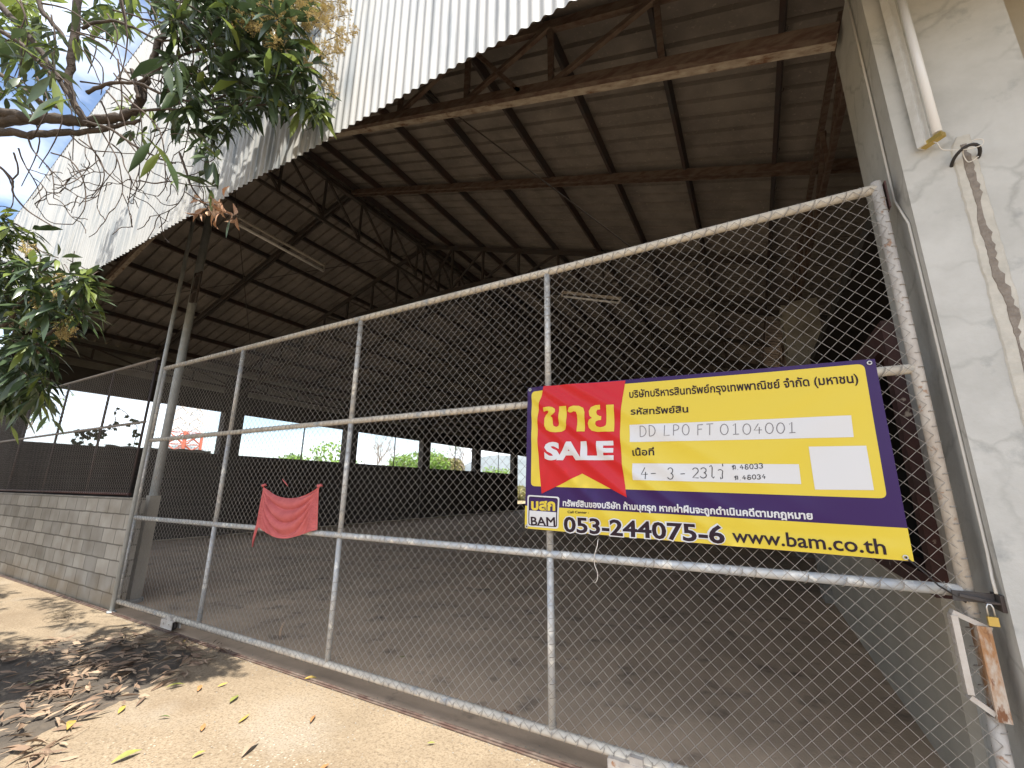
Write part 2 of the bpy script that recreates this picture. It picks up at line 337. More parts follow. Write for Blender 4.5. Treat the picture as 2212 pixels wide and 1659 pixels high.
# purlins
for k in range(9):
    for sgn in (1, -1):
        x = XR+sgn*(7.84-k*1.0) if k < 8 else XR+sgn*.13
        b = MB(); z = rz(x)+.12
        b.bar((x, YF+.04, z+.02), (x, 33.2, z+.02), .042, .12, (sgn*.31, 0, 1))
        nrm = Vector((sgn*.31, 0, 1)).normalized()
        for q in range(40):                      # J-bolt ends hanging below the purlin
            yy = YF+.3+q*.78+rnd.uniform(-.1, .1); p = Vector((x+.03*sgn, yy, z-.06))
            b.tube([p, p-nrm*.035, p-nrm*.04+Vector((-.02*sgn, .0, 0))], .004, 4)
        b.build('purlin', 'purlin', W)
# transverse frames
def chordz(x):
    a = abs(x-XR); return 6.40 if a < 2.3 else 6.40-(a-2.3)*.318
FR = [3.06, 8, 13, 18, 23, 28]
for fi, fy in enumerate(FR):
    b = MB()
    for x1 in (XL+.1, .78): b.bar((XR, fy, ZR+.045), (x1, fy, rz(x1)+.045), .06, .10)
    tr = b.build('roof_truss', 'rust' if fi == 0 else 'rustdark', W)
    b = MB(); zz = [XL+.1, XR-2.3, XR+2.3, .82]
    for i in range(3):
        p, q = (zz[i], fy, chordz(zz[i])), (zz[i+1], fy, chordz(zz[i+1]))
        b.bar((p[0], p[1]-.035, p[2]), (q[0], q[1]-.035, q[2]), .05, .10); 
    b.build('bottom_chord', 'rust' if fi == 0 else 'rustdark', tr)
    b = MB()
    for i in range(3):
        p, q = (zz[i], fy, chordz(zz[i])), (zz[i+1], fy, chordz(zz[i+1])); b.bar((p[0], p[1]+.03, p[2]-.022), (q[0], q[1]+.03, q[2]-.022), .075, .06)
    b.build('lower_flange', 'rustpale' if fi == 0 else 'rustdark', tr)
    b = MB()
    for sgn in (1, -1):
        xs = [XR+sgn*d for d in (0, .95, 1.9, 2.9, 3.9, 4.9, 5.9, 6.9)]
        for i, x in enumerate(xs):
            if i or sgn > 0: b.bar((x, fy, chordz(x)+.03), (x, fy, rz(x)+.03), .05, .05, (0, 1, 0))
            if i: b.bar((xs[i-1], fy-.02, chordz(xs[i-1])+.04), (x, fy-.02, rz(x)+.02), .045, .045, (0, 1, 0))
    if fi == 0: b.bar((-1.62, fy-.04, chordz(-1.62)), (-2.25, fy-.04, rz(-2.25)), .04, .04, (0, 1, 0))
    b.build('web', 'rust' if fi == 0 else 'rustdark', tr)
for fy in (5.5, 10.5, 15.5, 20.5, 25.5, 30.5):
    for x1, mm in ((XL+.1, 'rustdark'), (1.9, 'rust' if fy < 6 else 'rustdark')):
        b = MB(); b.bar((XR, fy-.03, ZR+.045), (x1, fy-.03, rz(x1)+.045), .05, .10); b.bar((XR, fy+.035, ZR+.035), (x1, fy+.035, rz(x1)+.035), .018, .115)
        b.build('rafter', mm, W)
# longitudinal trusses: ridge and both eaves
def long_truss(x, zt, zb, y0, y1, step, nm):
    b = MB(); b.bar((x, y0, zb), (x, y1, zb), .045, .06); b.bar((x, y0, zt), (x, y1, zt), .045 if x > 0 else .09, .06 if x > 0 else .09)
    t = b.build(nm, 'rust' if x > 0 else 'rustdark', W); b = MB(); y = y0; n = 0
    while y < y1-.2:
        b.bar((x, y, zb), (x, y, zt), .04, .04, (0, 1, 0))
        if y+step < y1: b.bar((x+.02, y, zt-.03), (x+.02, y+step, zb+.03), .04, .04, (1, 0, 0))
        y += step; n += 1
    b.build('web', 'rust' if x > 0 else 'rustdark', t)
long_truss(XR, ZR-.03, 6.88, 2.0, 33, .95, 'ridge_truss')
long_truss(XL+.15, 5.12, 4.75, 2.9, 33, 1.2, 'eave_truss')
long_truss(.97, 5.10, 4.66, 3.4, 33, 1.25, 'eave_truss')
# wind bracing rods in the roof plane and sag rods
b = MB()
b.tube([(-3.35, 3.1, rz(-3.35)-.02), (.5, 12.8, rz(.5)-.02)], .011, 5); b.build('bracing_rod', 'rustdark', W)
for p, q in (((-14.4, 3.0, rz(-14.4)-.03), (-7.4, 8.0, rz(-7.4)-.03)), ((-7.6, 3.1, rz(-7.6)-.03), (-14.6, 8, rz(-14.6)-.03))):
    b = MB(); b.tube([p, q], .009, 5); b.build('bracing_rod', 'rustdark', W)
# left wall: piers, sill wall, lintel band
PY = [3.0, 8, 13, 18, 23, 28]
for i, py in enumerate(PY):
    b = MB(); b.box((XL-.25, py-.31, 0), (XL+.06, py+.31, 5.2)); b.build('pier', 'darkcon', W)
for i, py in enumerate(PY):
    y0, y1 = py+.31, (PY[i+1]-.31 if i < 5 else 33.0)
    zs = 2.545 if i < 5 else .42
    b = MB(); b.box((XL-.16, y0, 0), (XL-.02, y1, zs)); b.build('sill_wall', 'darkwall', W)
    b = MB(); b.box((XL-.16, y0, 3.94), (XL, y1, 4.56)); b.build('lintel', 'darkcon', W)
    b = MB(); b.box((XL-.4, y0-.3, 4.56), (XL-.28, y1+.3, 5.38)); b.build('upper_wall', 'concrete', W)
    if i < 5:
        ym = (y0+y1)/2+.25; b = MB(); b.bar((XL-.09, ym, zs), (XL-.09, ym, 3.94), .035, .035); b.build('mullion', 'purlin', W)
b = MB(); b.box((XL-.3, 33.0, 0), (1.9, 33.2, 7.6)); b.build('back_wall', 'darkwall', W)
# right side: front pillar, inner pillars, low wall with a red oxide frame
fp = None
b = MB(); b.box((.85, 2.645, 0), (1.37, 3.28, 4.65)); b.box((.853, 2.648, 4.65), (1.367, 2.90, 5.75)); fp = b.build('front_pillar', 'pillar', W)
b = MB(); b.box((1.37, 2.86, 0), (3.9, 3.02, 4.35)); b.build('front_wall', 'plasterbeige', W)
for py in (8, 13, 18, 23, 28):
    b = MB(); b.box((.70, py-.02, 0), (1.2, py+.5, 4.6)); b.build('inner_pillar', 'concrete', W)
def low_wall(y0, y1):
    b = MB(); b.box((.80, y0, 0), (.95, y1, 1.0)); b.build('low_wall', 'plasterbeige', W)
    fr = MB(); fr.box((.785, y0, 1.0), (.955, y1, 1.10)); fr.box((.79, y0, 2.42), (.95, y1, 2.58)); fr.box((.79, y0, 1.10), (.95, y0+.10, 2.42)); fr.box((.79, y1-.1, 1.10), (.95, y1, 2.42))
    fr.build('opening_frame', 'redoxide', W)
low_wall(3.283, 7.975)
b = MB(); b.box((.803, 2.9, 2.3), (.84, 3.284, 3.2)); b.quad
for y0 in (13.5, 18.5, 23.5): 
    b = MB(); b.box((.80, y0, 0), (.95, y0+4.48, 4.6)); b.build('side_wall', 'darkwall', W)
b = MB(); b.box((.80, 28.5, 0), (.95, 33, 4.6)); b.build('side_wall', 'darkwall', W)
# pipe column at the middle of the gable
b = MB(); b.tube([(-7.57, 3.06, 0), (-7.57, 3.06, 6.45)], .056, 14); b.tube([(-7.57, 3.06, 0), (-7.57, 3.06, .05)], .11, 14); b.build('pipe_column', 'pole', W)
b = MB(); b.box((-7.5, 2.98, 4.35), (-7.44, 3.03, 4.85)); b.box((-7.50, 2.98, 4.80), (-7.3, 3.0, 4.84)); b.box((-7.50, 2.98, 4.5), (-7.3, 3.0, 4.54)); b.box((-7.32, 2.98, 4.3), (-7.28, 3.0, 4.84)); b.build('bracket', 'rustdark', W)
# plaster patch with broken crack down the front pillar
def stripmesh(x_of, w_of, z0, z1, y, n, m, nm, parent):
    b = MB(); i0 = 0
    for k in range(n+1):
        z = z0+(z1-z0)*k/n; c = x_of(z); w = w_of(z, k)
        for dx, yy in ((-w[0]-.006, 2.6445), (-w[0], y), (w[1], y), (w[1]+.006, 2.6445)): b.v.append((c+dx, yy, z))
    for k in range(n):
        for j in range(3): a = k*4+j; b.f.append((a, a+1, a+5, a+4)); b.sm.append(False)
    a = n*4; b.f.append((a, a+1, a+2, a+3)); b.sm.append(False)
    return b.build(nm, m, parent)
cx = lambda z: 1.085-.006*(3.3-z)
stripmesh(cx, lambda z, k: (.042+rnd.uniform(-.003, .003) if z < 3.2 else .042*(max(.05, (3.285-z)/.085))**.5, .036+rnd.uniform(-.003, .003) if z < 3.2 else .03), 0, 3.28, 2.638, 90, 'patch', 'plaster_patch', fp)
wv = [0]
def cw(z, k):
    wv[0] = wv[0]*.7+rnd.uniform(-.01, .01); a = .009+.008*math.sin(z*5)+.004*math.sin(z*23); return (max(.002, a+wv[0]*.3), max(.002, .010+wv[0]+.004*math.sin(z*17)))
stripmesh(lambda z: cx(z)+.004*math.sin(z*9), cw, 0, 3.23, 2.6355, 150, 'crack', 'plaster_crack', fp)
b = MB(); b.box((-7.635, 2.995, 0), (-7.505, 3.125, 1.40)); b.build('column_base', 'plasterbeige', W)

# adjoining dark shed on the right with little openings
SH = thing('adjoining_shed', (5.5, 8.5, 0), 'dark shed seen through the side opening of the warehouse, tiny windows far back', 'shed')
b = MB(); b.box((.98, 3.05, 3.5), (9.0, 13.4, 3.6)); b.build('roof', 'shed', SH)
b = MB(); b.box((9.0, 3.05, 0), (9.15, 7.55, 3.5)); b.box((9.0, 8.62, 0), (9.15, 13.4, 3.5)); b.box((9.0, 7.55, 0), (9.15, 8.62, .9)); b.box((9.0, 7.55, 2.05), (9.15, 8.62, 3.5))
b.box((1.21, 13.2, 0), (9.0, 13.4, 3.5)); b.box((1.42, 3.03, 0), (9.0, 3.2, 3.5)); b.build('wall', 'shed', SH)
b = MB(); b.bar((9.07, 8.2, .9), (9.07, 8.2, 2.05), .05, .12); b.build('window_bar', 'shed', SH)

# ------------------------------------------------------------------ block wall and upper fence on the left front
b = MB(); b.box((-15.1, 2.735, 0), (-7.34, 2.885, 1.375))
tag(b.build('block_wall', 'block', None, (-11, 2.8, 0)), 'low grey concrete block wall left of the sliding gate', 'wall')

def chain_link(b, x0, x1, z0, z1, y, p=.073, r=.0021, sag=.004, seed=1):
    # every wire is a zigzag hooked into its neighbours, so a diamond spans two wires
    h = p/2; n = int(round((x1-x0)/h)); h = (x1-x0)/n; m = int(round((z1-z0)/h))
    for i in range(n):
        xc = x0+(i+.5)*h; pts = []
        for k in range(m+1):
            sd = 1 if (k+i) % 2 == 0 else -1
            z = z0+(z1-z0)*k/m; gx = xc+sd*h/2
            wob = sag*(math.sin(gx*2.1+seed)*math.cos(z*2.7)+.6*math.sin(gx*5.3+z*3.1))
            pts.append((gx+wob, y+sd*r*.9+wob, z+wob*.6))
        b.tube(pts, r, 4, caps=False)
    return b
F2 = thing('wire_fence', (-11.2, 2.82, 1.38), 'dark wire mesh fence panel standing on the grey block wall', 'fence')
for nm, z in (('top_rail', 3.40), ('middle_rail', 2.44), ('bottom_rail', 1.42)):
    b = MB(); b.tube([(-15.1, 2.81, z), (-7.66, 2.81, z)], .02, 8); b.build(nm, 'wireold' if z > 2 else 'redoxide', F2)
for x in (-14.9, -13.05, -11.1, -9.17, -7.68):
    b = MB(); b.tube([(x, 2.81, 1.38), (x, 2.81, 3.40)], .017, 8); b.build('post', 'purlin', F2)
b = MB(); chain_link(b, -15.1, -7.66, 1.42, 3.40, 2.78, .073, .0018, seed=3); b.build('wire_mesh', 'wireold', F2)

# slim pole in front of the gate's left end
b = MB(); b.tube([(-7.17, 2.70, 0), (-7.23, 2.72, 6.05)], .026, 12); b.tube([(-7.17, 2.70, 0), (-7.17, 2.70, .02)], .05, 10)
tag(b.build('steel_pole', 'pole', None, (-7.17, 2.7, 0)), 'slim grey steel pole at the left end of the sliding gate', 'pole')

# ------------------------------------------------------------------ sliding gate
GY = 2.7376
G = thing('sliding_gate', (-3.2, GY, 0), 'wide chain link sliding gate with white chipped pipe frame, closed', 'gate')
GX = [-7.1746, -5.2448, -3.2376, -1.2245]; GR = .758; GZ = {'t': 3.164, 'u': 2.141, 'l': 1.1315, 'b': .126}
def rail(nm, z, m, r): b = MB(); b.tube([(GX[0], GY, z), (-4, GY, z+.004), (-1, GY, z), (GR, GY, z)], r, 12); return b.build(nm, m, G)
rail('top_rail', GZ['t'], 'cream', .027); rail('middle_rail', GZ['u'], 'cream', .025); rail('middle_rail', GZ['l'], 'galv', .025); rail('bottom_rail', GZ['b'], 'cream', .027)
for x in GX:
    b = MB(); zs = [.126, 1.1315, 2.141, 3.164]
    for i in range(3): b.tube([(x, GY, zs[i]+.022), (x, GY, zs[i+1]-.022)], .0225, 10)
    b.build('post', 'galv', G)
b = MB()
b.tube([(GR, GY, .10), (GR, GY, .66)], .027, 12); b.tube([(GR, GY, 1.03), (GR, GY, 3.20)], .027, 12); b.build('end_post', 'whiterust', G)
b = MB(); chain_link(b, GX[0]+.01, GR+.0, .126, 3.164, GY-.030, .073, .0017, seed=2)
x = GX[0]+.05
while x < GR:                                       # wire ends wrapped round the rails
    for z, st in ((3.164, 1), (2.141, 1), (1.1315, 2), (.126, 1)):
        if st == 2 and rnd.random() < .5: continue
        t = rnd.uniform(-.02, .02); pts = []
        for k in range(9):
            a = k/8*2*math.pi*.9+1.2; pts.append((x+t*k/8+.012*math.sin(k), GY-.031*math.cos(a)+0, z+.031*math.sin(a)))
        b.tube(pts, .0022, 4, caps=False)
    x += .073
z = .17
while z < 3.15:
    for px in GX+[GR]:
        if px != GR and rnd.random() < .45: continue
        pts = []
        for k in range(8):
            a = k/7*2*math.pi*.85; pts.append((px+.029*math.sin(a)+(.03 if k == 7 else 0), GY-.03*math.cos(a), z+.01*k/7))
        b.tube(pts, .0022, 4, caps=False)
    z += .073
b.build('wire_mesh', 'wire', G)
for x0 in (-5.90, -.87):
    b = MB(); b.box((x0, GY-.055, .03), (x0+.24, GY-.047, .115)); b.box((x0, GY+.03, .03), (x0+.24, GY+.038, .115)); b.box((x0, GY-.047, .107), (x0+.24, GY+.03, .115)); b.box((x0-.004, GY-.047, .03), (x0+.004, GY+.03, .107)); b.box((x0+.12, GY-.052, .113), (x0+.19, GY-.02, .15))
    for dx in (.06, .18): b.tube([(x0+dx, GY-.062, .075), (x0+dx, GY-.055, .075)], .012, 8)
    wb = b.build('wheel_box', 'whiterust', G)
    b = MB()
    for dx in (.06, .18): b.tube([(x0+dx, GY-.02, .062), (x0+dx, GY+.01, .062)], .045, 16)
    b.build('wheel', 'rustdark', wb)
# steel pocket round the lock on the end post
b = MB()
b.bar((.690, GY-.022, 1.035), (.690, GY-.022, .735), .022, .05, (0, 1, 0)); b.bar((.688, GY-.02, 1.046), (.80, GY-.02, .992), .045, .02); b.bar((.688, GY-.02, .724), (.752, GY-.02, .675), .045, .02)
b.build('handle_pocket', 'whiterust', G)
b = MB(); b.box((.752, GY-.052, .655), (.795, GY+.03, 1.005)); b.build('lock_plate', 'rustplate', G)
b = MB(); b.box((.70, GY-.040, 1.095), (.83, GY-.032, 1.135)); b.bar((.72, GY-.045, 1.12), (.835, GY-.05, 1.10), .012, .012); b.build('latch', 'rustdark', G)
b = MB(); b.box((.79, GY-.02, 3.03), (.797, GY+.06, 3.19)); b.build('guide_plate', 'redoxide', G)
b = MB(); b.box((.836, GY-.075, 1.07), (.849, GY+.015, 1.135)); b.box((.79, GY-.07, 1.098), (.838, GY-.06, 1.106))
tag(b.build('hasp', 'rustdark', None, (.84, GY-.05, 1.1)), 'rusty steel hasp fixed to the inner side of the pillar by the padlock', 'hasp')
K = thing('padlock', (.80, GY-.07, 1.05), 'small brass padlock hanging from the rusty gate latch', 'padlock')
b = MB(); b.box((.784, GY-.078, 1.015), (.816, GY-.062, 1.05)); b.build('body', 'brass', K)
b = MB(); b.tube([(.79, GY-.07, 1.05), (.79, GY-.07, 1.085), (.795, GY-.07, 1.097), (.805, GY-.07, 1.097), (.81, GY-.07, 1.085), (.81, GY-.07, 1.05)], .0035, 6); b.build('shackle', 'steel', K)
# cables on the pillar
b = MB(); b.tube([(.838, 2.80, z+0) for z in (4.6, 4.0, 3.4, 3.1)]+[(.842, 2.70, z) for z in (2.9, 2.2, 1.6, 1.3)]+[(.835, 2.69, 1.2), (.83, 2.67, 1.14)], .006, 6)
tag(b.build('cable', 'cablewhite', None, (.84, 2.75, 2.8)), 'thin grey cable running down the inner face of the pillar beside the gate post', 'cable')

# ------------------------------------------------------------------ fluorescent lamps
def lamp(c, d, n, ln, label, group='fluorescent lamps', w=.055, tubeoff=.06, worn='white', tr=.019):
    c, d, n = Vector(c), Vector(d).normalized(), Vector(n).normalized(); sdv = d.cross(n).normalized()
    T = thing('fluorescent_lamp', tuple(c), label, 'lamp', group); p, q = c-d*ln/2, c+d*ln/2
    b = MB(); b.bar(p, q, w, .035, n); b.build('fitting', worn, T)
    for e, s in ((p, 1), (q, -1)):
        b = MB(); b.bar(e+n*.036-d*.003*s, e+d*.02*s+n*.036, .032, tubeoff+.03, n); b.build('lamp_holder', 'brass' if worn == 'white' else worn, T)
    b = MB(); o = n*tubeoff; b.tube([p+d*.03+o, q-d*.03+o], tr, 12); b.build('tube', 'tube' if tr < .02 else 'tubebright', T)
lamp((.945, 2.62, 3.88), (0, 0, 1), (.55, -.6, 0), 1.24, 'white fluorescent lamp fixed upright on the cracked plaster pillar')
lamp((-8.75, 5.05, 6.90), (0, 1, -.034), (.15, 0, -1), 2.15, 'long dusty fluorescent lamp hanging under the roof slope beside the ridge truss', tubeoff=.17, worn='whiterust', tr=.03)
lamp((-2.27, 7.0, 4.995), (1.09, 0, -.37), (0, -.15, -1), 1.15, 'fluorescent lamp deep in the hall seen through the gate mesh under a truss', tubeoff=.09, worn='whiterust')
# cable ring sticking out of the pillar
b = MB(); pts = []
for k in range(15):
    a = math.pi*(-.15+1.25*k/14); pts.append((1.078-.05*math.cos(a), 2.635-.07*math.sin(a), 3.135+.012*k/14+.03*math.sin(a)))
b.tube(pts, .0075, 8)
tag(b.build('hose_end', 'black', None, (1.08, 2.64, 3.14)), 'short loop of black hose sticking out of the plaster crack on the pillar', 'hose')
def smooth(P, n=6):
    P = [Vector(p) for p in P]; out = []
    for i in range(len(P)-1):
        a, c, d, e = P[max(0, i-1)], P[i], P[i+1], P[min(len(P)-1, i+2)]
        for k in range(n): t = k/n; out.append(.5*((2*c)+(d-a)*t+(2*a-5*c+4*d-e)*t*t+(-a+3*c-3*d+e)*t**3))
    return out+[P[-1]]
b = MB(); b.tube(smooth([(.965, 2.60, 3.27), (.975, 2.575, 3.235), (.99, 2.585, 3.20), (1.03, 2.58, 3.175), (1.07, 2.57, 3.155), (1.12, 2.575, 3.16), (1.125, 2.57, 3.185), (1.09, 2.565, 3.19), (1.06, 2.59, 3.165), (1.075, 2.61, 3.11), (1.11, 2.6, 3.12)]), .0022, 5)
tag(b.build('lamp_wire', 'cablewhite', None, (1.04, 2.6, 3.2)), 'loose white wire from the pillar lamp twisted round the black hose loop', 'wire')

# ------------------------------------------------------------------ banner
BN = 2.674
bTL, bTR, bBL, bBR = (-1.359, 2.253), (.595, 2.197), (-1.383, 1.287), (.590, 1.243)
def bdisp(s, t):
    m, n = s*1.955, t*1.0; d = 0
    for c0, w, a, k, fall in ((-.02, .032, .020, .78, .9), (-.14, .04, .016, .72, .75), (.10, .036, .017, .86, .7), (-.27, .045, .015, .62, .8), (.26, .04, .014, 1.0, .5)):
        p = (n-.06-k*m-c0)/math.sqrt(1+k*k); d += a*math.exp(-(p/w)**2)*math.exp(-((m-.35)/fall)**2)
    for c0, w, a, k in ((1.95, .03, .006, -.55), (1.80, .035, .004, -.30), (2.1, .05, .006, -.8)):
        p = (n-k*(m-c0)); d += a*math.exp(-(p/(w*2.2))**2)*math.exp(-((m-1.75)/.35)**2)
    d += .006*math.sin(m*3.2+n*1.3)*math.sin(n*2.6+.4)+.0022*math.sin(m*11+n*6)*math.sin(n*7.5)
    d += .004*math.sin(n*30+m*2)*math.exp(-((n-.93)/.05)**2)
    return d
def bp(s, t, off=0):
    X = (bTL[0]*(1-s)+bTR[0]*s)*(1-t)+(bBL[0]*(1-s)+bBR[0]*s)*t; Z = (bTL[1]*(1-s)+bTR[1]*s)*(1-t)+(bBL[1]*(1-s)+bBR[1]*s)*t
    edge = 1-max(0, 1-min(s, 1-s)/.05)*.7
    return Vector((X, BN+.012-bdisp(s, t)*edge-.004-off, Z))
def st(zx, zy):                                    # zoom pixel on the banner crop -> banner coordinates
    P = hit((2040+.72333*zx)*.548611, (1380+.72333*zy)*.548611, 1, BN-.008); s, t = .5, .5
    for _ in range(8):
        Z0 = bTL[1]*(1-s)+bTR[1]*s; Z1 = bBL[1]*(1-s)+bBR[1]*s; t = (Z0-P.z)/(Z0-Z1)
        X0 = bTL[0]*(1-t)+bBL[0]*t; X1 = bTR[0]*(1-t)+bBR[0]*t; s = (P.x-X0)/(X1-X0)
    return s, t
BA = thing('sale_banner', (-.38, BN, 1.75), 'yellow and purple vinyl sale banner tied to the chain link gate', 'banner')
b = MB(); b.grid(lambda s, t: bp(s, 1-t), 240, 120); b.build('sheet', 'purple', BA)
def flat(poly, nm, m, off, holes=None):             # polygon in banner coordinates laid on the fabric
    bm = bmesh.new(); vs = [bm.verts.new((p[0], p[1], 0)) for p in poly]
    from mathutils.geometry import tessellate_polygon
    for tri in tessellate_polygon([[Vector((p[0]*1.955, p[1], 0)) for p in poly]]):
        try: bm.faces.new([vs[i] for i in tri])
        except ValueError: pass
    put(bm, nm, m, off)
def put(bm, nm, m, off):
    xs = [v.co.x for v in bm.verts]; ys = [v.co.y for v in bm.verts]
    for ax, lo, hi, stp in ((0, min(xs), max(xs), 1/240), (1, min(ys), max(ys), 1/120)):
        k = math.floor(lo/stp)+1
        while k*stp < hi:
            bmesh.ops.bisect_plane(bm, geom=bm.verts[:]+bm.edges[:]+bm.faces[:], dist=1e-6, plane_co=(k*stp, 0, 0) if ax == 0 else (0, k*stp, 0), plane_no=(1, 0, 0) if ax == 0 else (0, 1, 0)); k += 1
    org = Vector(BA['_o'])
    for v in bm.verts: v.co = bp(v.co.x, v.co.y, off+v.co.z)-org
    bm.normal_update()
    for f in bm.faces:
        if f.normal.y > 0: f.normal_flip()
        f.smooth = True
    me = bpy.data.meshes.new(nm); bm.to_mesh(me); bm.free(); me.materials.append(MT[m]); o = bpy.data.objects.new(nm, me); COL.objects.link(o); o.parent = BA; o['_o'] = tuple(org); return o
def rounded(corners, r=.018):
    out = []; n = len(corners)
    for i in range(n):
        a, c, d = (Vector(corners[(i+k) % n]+(0,)) for k in (-1, 0, 1))
        sc = Vector((1.955, 1, 0)); e1 = (a-c); e2 = (d-c); l1 = Vector((e1.x*1.955, e1.y, 0)).length; l2 = Vector((e2.x*1.955, e2.y, 0)).length
        p, q = c+e1*(r/l1), c+e2*(r/l2)
        for k in range(6):
            t = k/5; w = p*(1-t)**2+c*2*t*(1-t)+q*t*t; out.append((w.x, w.y))
    return out
flat(rounded([st(72, 222), st(1886, 70), st(2013, 806), st(66, 738)], .03), 'yellow_panel', 'yellow', .0012)
yb = [st(35, 845), st(2118, 968)]
flat([(0, yb[0][1]), (.25, yb[0][1]*.75+yb[1][1]*.25), (1, yb[1][1]), (1, .998), (0, .998)], 'yellow_band', 'yellow', .0012)
flat([st(*p) for p in ((140, 193), (582, 161), (566, 260), (556, 370), (553, 440), (560, 560), (574, 690), (591, 800), (470, 735), (346, 670), (235, 726), (125, 779), (113, 640), (104, 480), (104, 400), (112, 300))], 'red_ribbon', 'bred', .0024)
flat([st(*p) for p in ((604, 404), (1815, 351), (1830, 470), (607, 498))], 'white_box', 'bwhite', .0024)
flat([st(*p) for p in ((620, 614), (1530, 618), (1543, 727), (623, 705))], 'white_box', 'bwhite', .0024)
flat([st(*p) for p in ((1583, 522), (1898, 517), (1940, 760), (1618, 757))], 'white_square', 'bwhite', .0024)
LC = [st(47, 786), st(222, 797), st(215, 972), st(44, 958)]
def lerp2(c, u, v): 
    return tuple((c[0][k]*(1-u)+c[1][k]*u)*(1-v)+(c[3][k]*(1-u)+c[2][k]*u)*v for k in (0, 1))
def sub(c, u0, v0, u1, v1): return [lerp2(c, u0, v0), lerp2(c, u1, v0), lerp2(c, u1, v1), lerp2(c, u0, v1)]
flat(rounded(LC, .018), 'logo', 'bwhite', .0030)
flat(rounded(sub(LC, .045, .045, .955, .955), .015), 'logo', 'btext', .0036)
flat(rounded(sub(LC, .075, .07, .925, .93), .012), 'logo', 'bwhite', .0042)
flat(sub(LC, .075, .07, .925, .49), 'logo', 'purple', .0048)
def text(body, p0, p1, hgt, nm, m, off, bold=.0, fit=None):
    """body set along the line p0 -> p1 (banner crop pixels), capital height hgt metres"""
    c = bpy.data.curves.new('t', 'FONT'); c.body = body; c.size = 1; c.resolution_u = 3; c.fill_mode = 'FRONT'
    if bold: c.bevel_depth = bold; c.bevel_resolution = 0
    o = bpy.data.objects.new('t', c); COL.objects.link(o); bpy.context.view_layer.update()
    me = bpy.data.meshes.new_from_object(o.evaluated_get(bpy.context.evaluated_depsgraph_get())); bpy.data.objects.remove(o); bpy.data.curves.remove(c)
    bm = bmesh.new(); bm.from_mesh(me); bpy.data.meshes.remove(me)
    x0 = min(v.co.x for v in bm.verts); x1 = max(v.co.x for v in bm.verts)
    a, e = st(*p0), st(*p1); A = Vector((a[0]*1.955, a[1])); E = Vector((e[0]*1.955, e[1])); d = (E-A); n = Vector((d.y, -d.x)).normalized()
    for v in bm.verts:
        q = A+d*((v.co.x-x0)/(x1-x0))+n*(v.co.y/.70*hgt); v.co = Vector((q.x/1.955, q.y, max(-.0006, min(.0006, v.co.z*.02))))
    return put(bm, nm, m, off)
text('บริษัทบริหารสินทรัพย์กรุงเทพพาณิชย์ จำกัด (มหาชน)', (604, 256), (1856, 172), .047, 'lettering', 'btext', .0032, .020)
text('รหัสทรัพย์สิน', (613, 349), (925, 334), .041, 'lettering', 'btext', .0032, .022)
text('เนื้อที่', (622, 572), (740, 569), .041, 'lettering', 'btext', .0032, .022)
text('ทรัพย์สินของบริษัท ห้ามบุกรุก หากฝ่าฝืนจะถูกดำเนินคดีตามกฎหมาย', (240, 846), (1607, 921), .037, 'lettering', 'bwhite', .0032, .034)
text('SALE', (143, 591), (522, 590), .112, 'lettering', 'bwhite', .0042, .05)
text('Call Center :', (266, 885), (382, 889), .015, 'lettering', 'btext', .0032, .02)
for col, bd, of in (('bwhite', .075, .0032), ('btext', .026, .0044)):
    ex = 5 if bd > .05 else 0
    text('053-244075-6', (245-ex, 985), (1128+ex, 1051), .092, 'phone_number', col, of, bd)
text('www.bam.co.th', (1167, 1042), (2010, 1112), .070, 'lettering', 'btext', .0036, .014)
text('BAM', (66, 952), (200, 956), .056, 'logo', 'btext', .0056, .022)
text('บสก', (68, 866), (200, 870), .066, 'logo', 'yellow', .0056, .045)
# the big word, drawn as strokes of constant weight
def stroke(pts, w, nm, m, off, close=False, unit='px'):
    P = [Vector((s*1.955, t)) for s, t in (st(*p) for p in pts)]
    bm = bmesh.new(); prev = None; n = len(P)
    for i in range(n):
        d = (P[min(i+1, n-1)]-P[max(i-1, 0)]).normalized(); nn = Vector((-d.y, d.x))*w/2
        a, c = P[i]+nn, P[i]-nn; z = .00004*i
        va, vc = bm.verts.new((a.x/1.955, a.y, z)), bm.verts.new((c.x/1.955, c.y, z))
        if prev: bm.faces.new((prev[0], va, vc, prev[1]))
        prev = (va, vc)
    return put(bm, nm, m, off)
def poly(pts, nm, m, off): return flat([st(*p) for p in pts], nm, m, off)
yl = 'yellow'
poly([(138, 312), (168, 306), (186, 308), (200, 318), (203, 334), (192, 348), (176, 356), (186, 366), (187, 396), (192, 410), (206, 416), (218, 410), (222, 398), (222, 304), (262, 302), (264, 408), (256, 430), (236, 442), (206, 446), (176, 443), (154, 432), (145, 412), (143, 368), (150, 352), (164, 340), (168, 332), (160, 328), (139, 333)], 'lettering', yl, .0042)
poly([(268, 330), (277, 310), (300, 301), (330, 301), (354, 312), (363, 336), (363, 441), (322, 442), (321, 348), (316, 334), (302, 331), (290, 337), (278, 337)], 'lettering', yl, .0042)
poly([(384, 330), (394, 308), (420, 297), (446, 296), (446, 320), (430, 322), (424, 334), (428, 348), (442, 356), (452, 357), (452, 378), (438, 380), (424, 388), (422, 402), (430, 414), (448, 419), (466, 416), (478, 408), (480, 396), (480, 297), (522, 295), (523, 441), (498, 442), (470, 442), (430, 443), (400, 436), (384, 420), (380, 396), (388, 378), (404, 368), (390, 356)], 'lettering', yl, .0042)
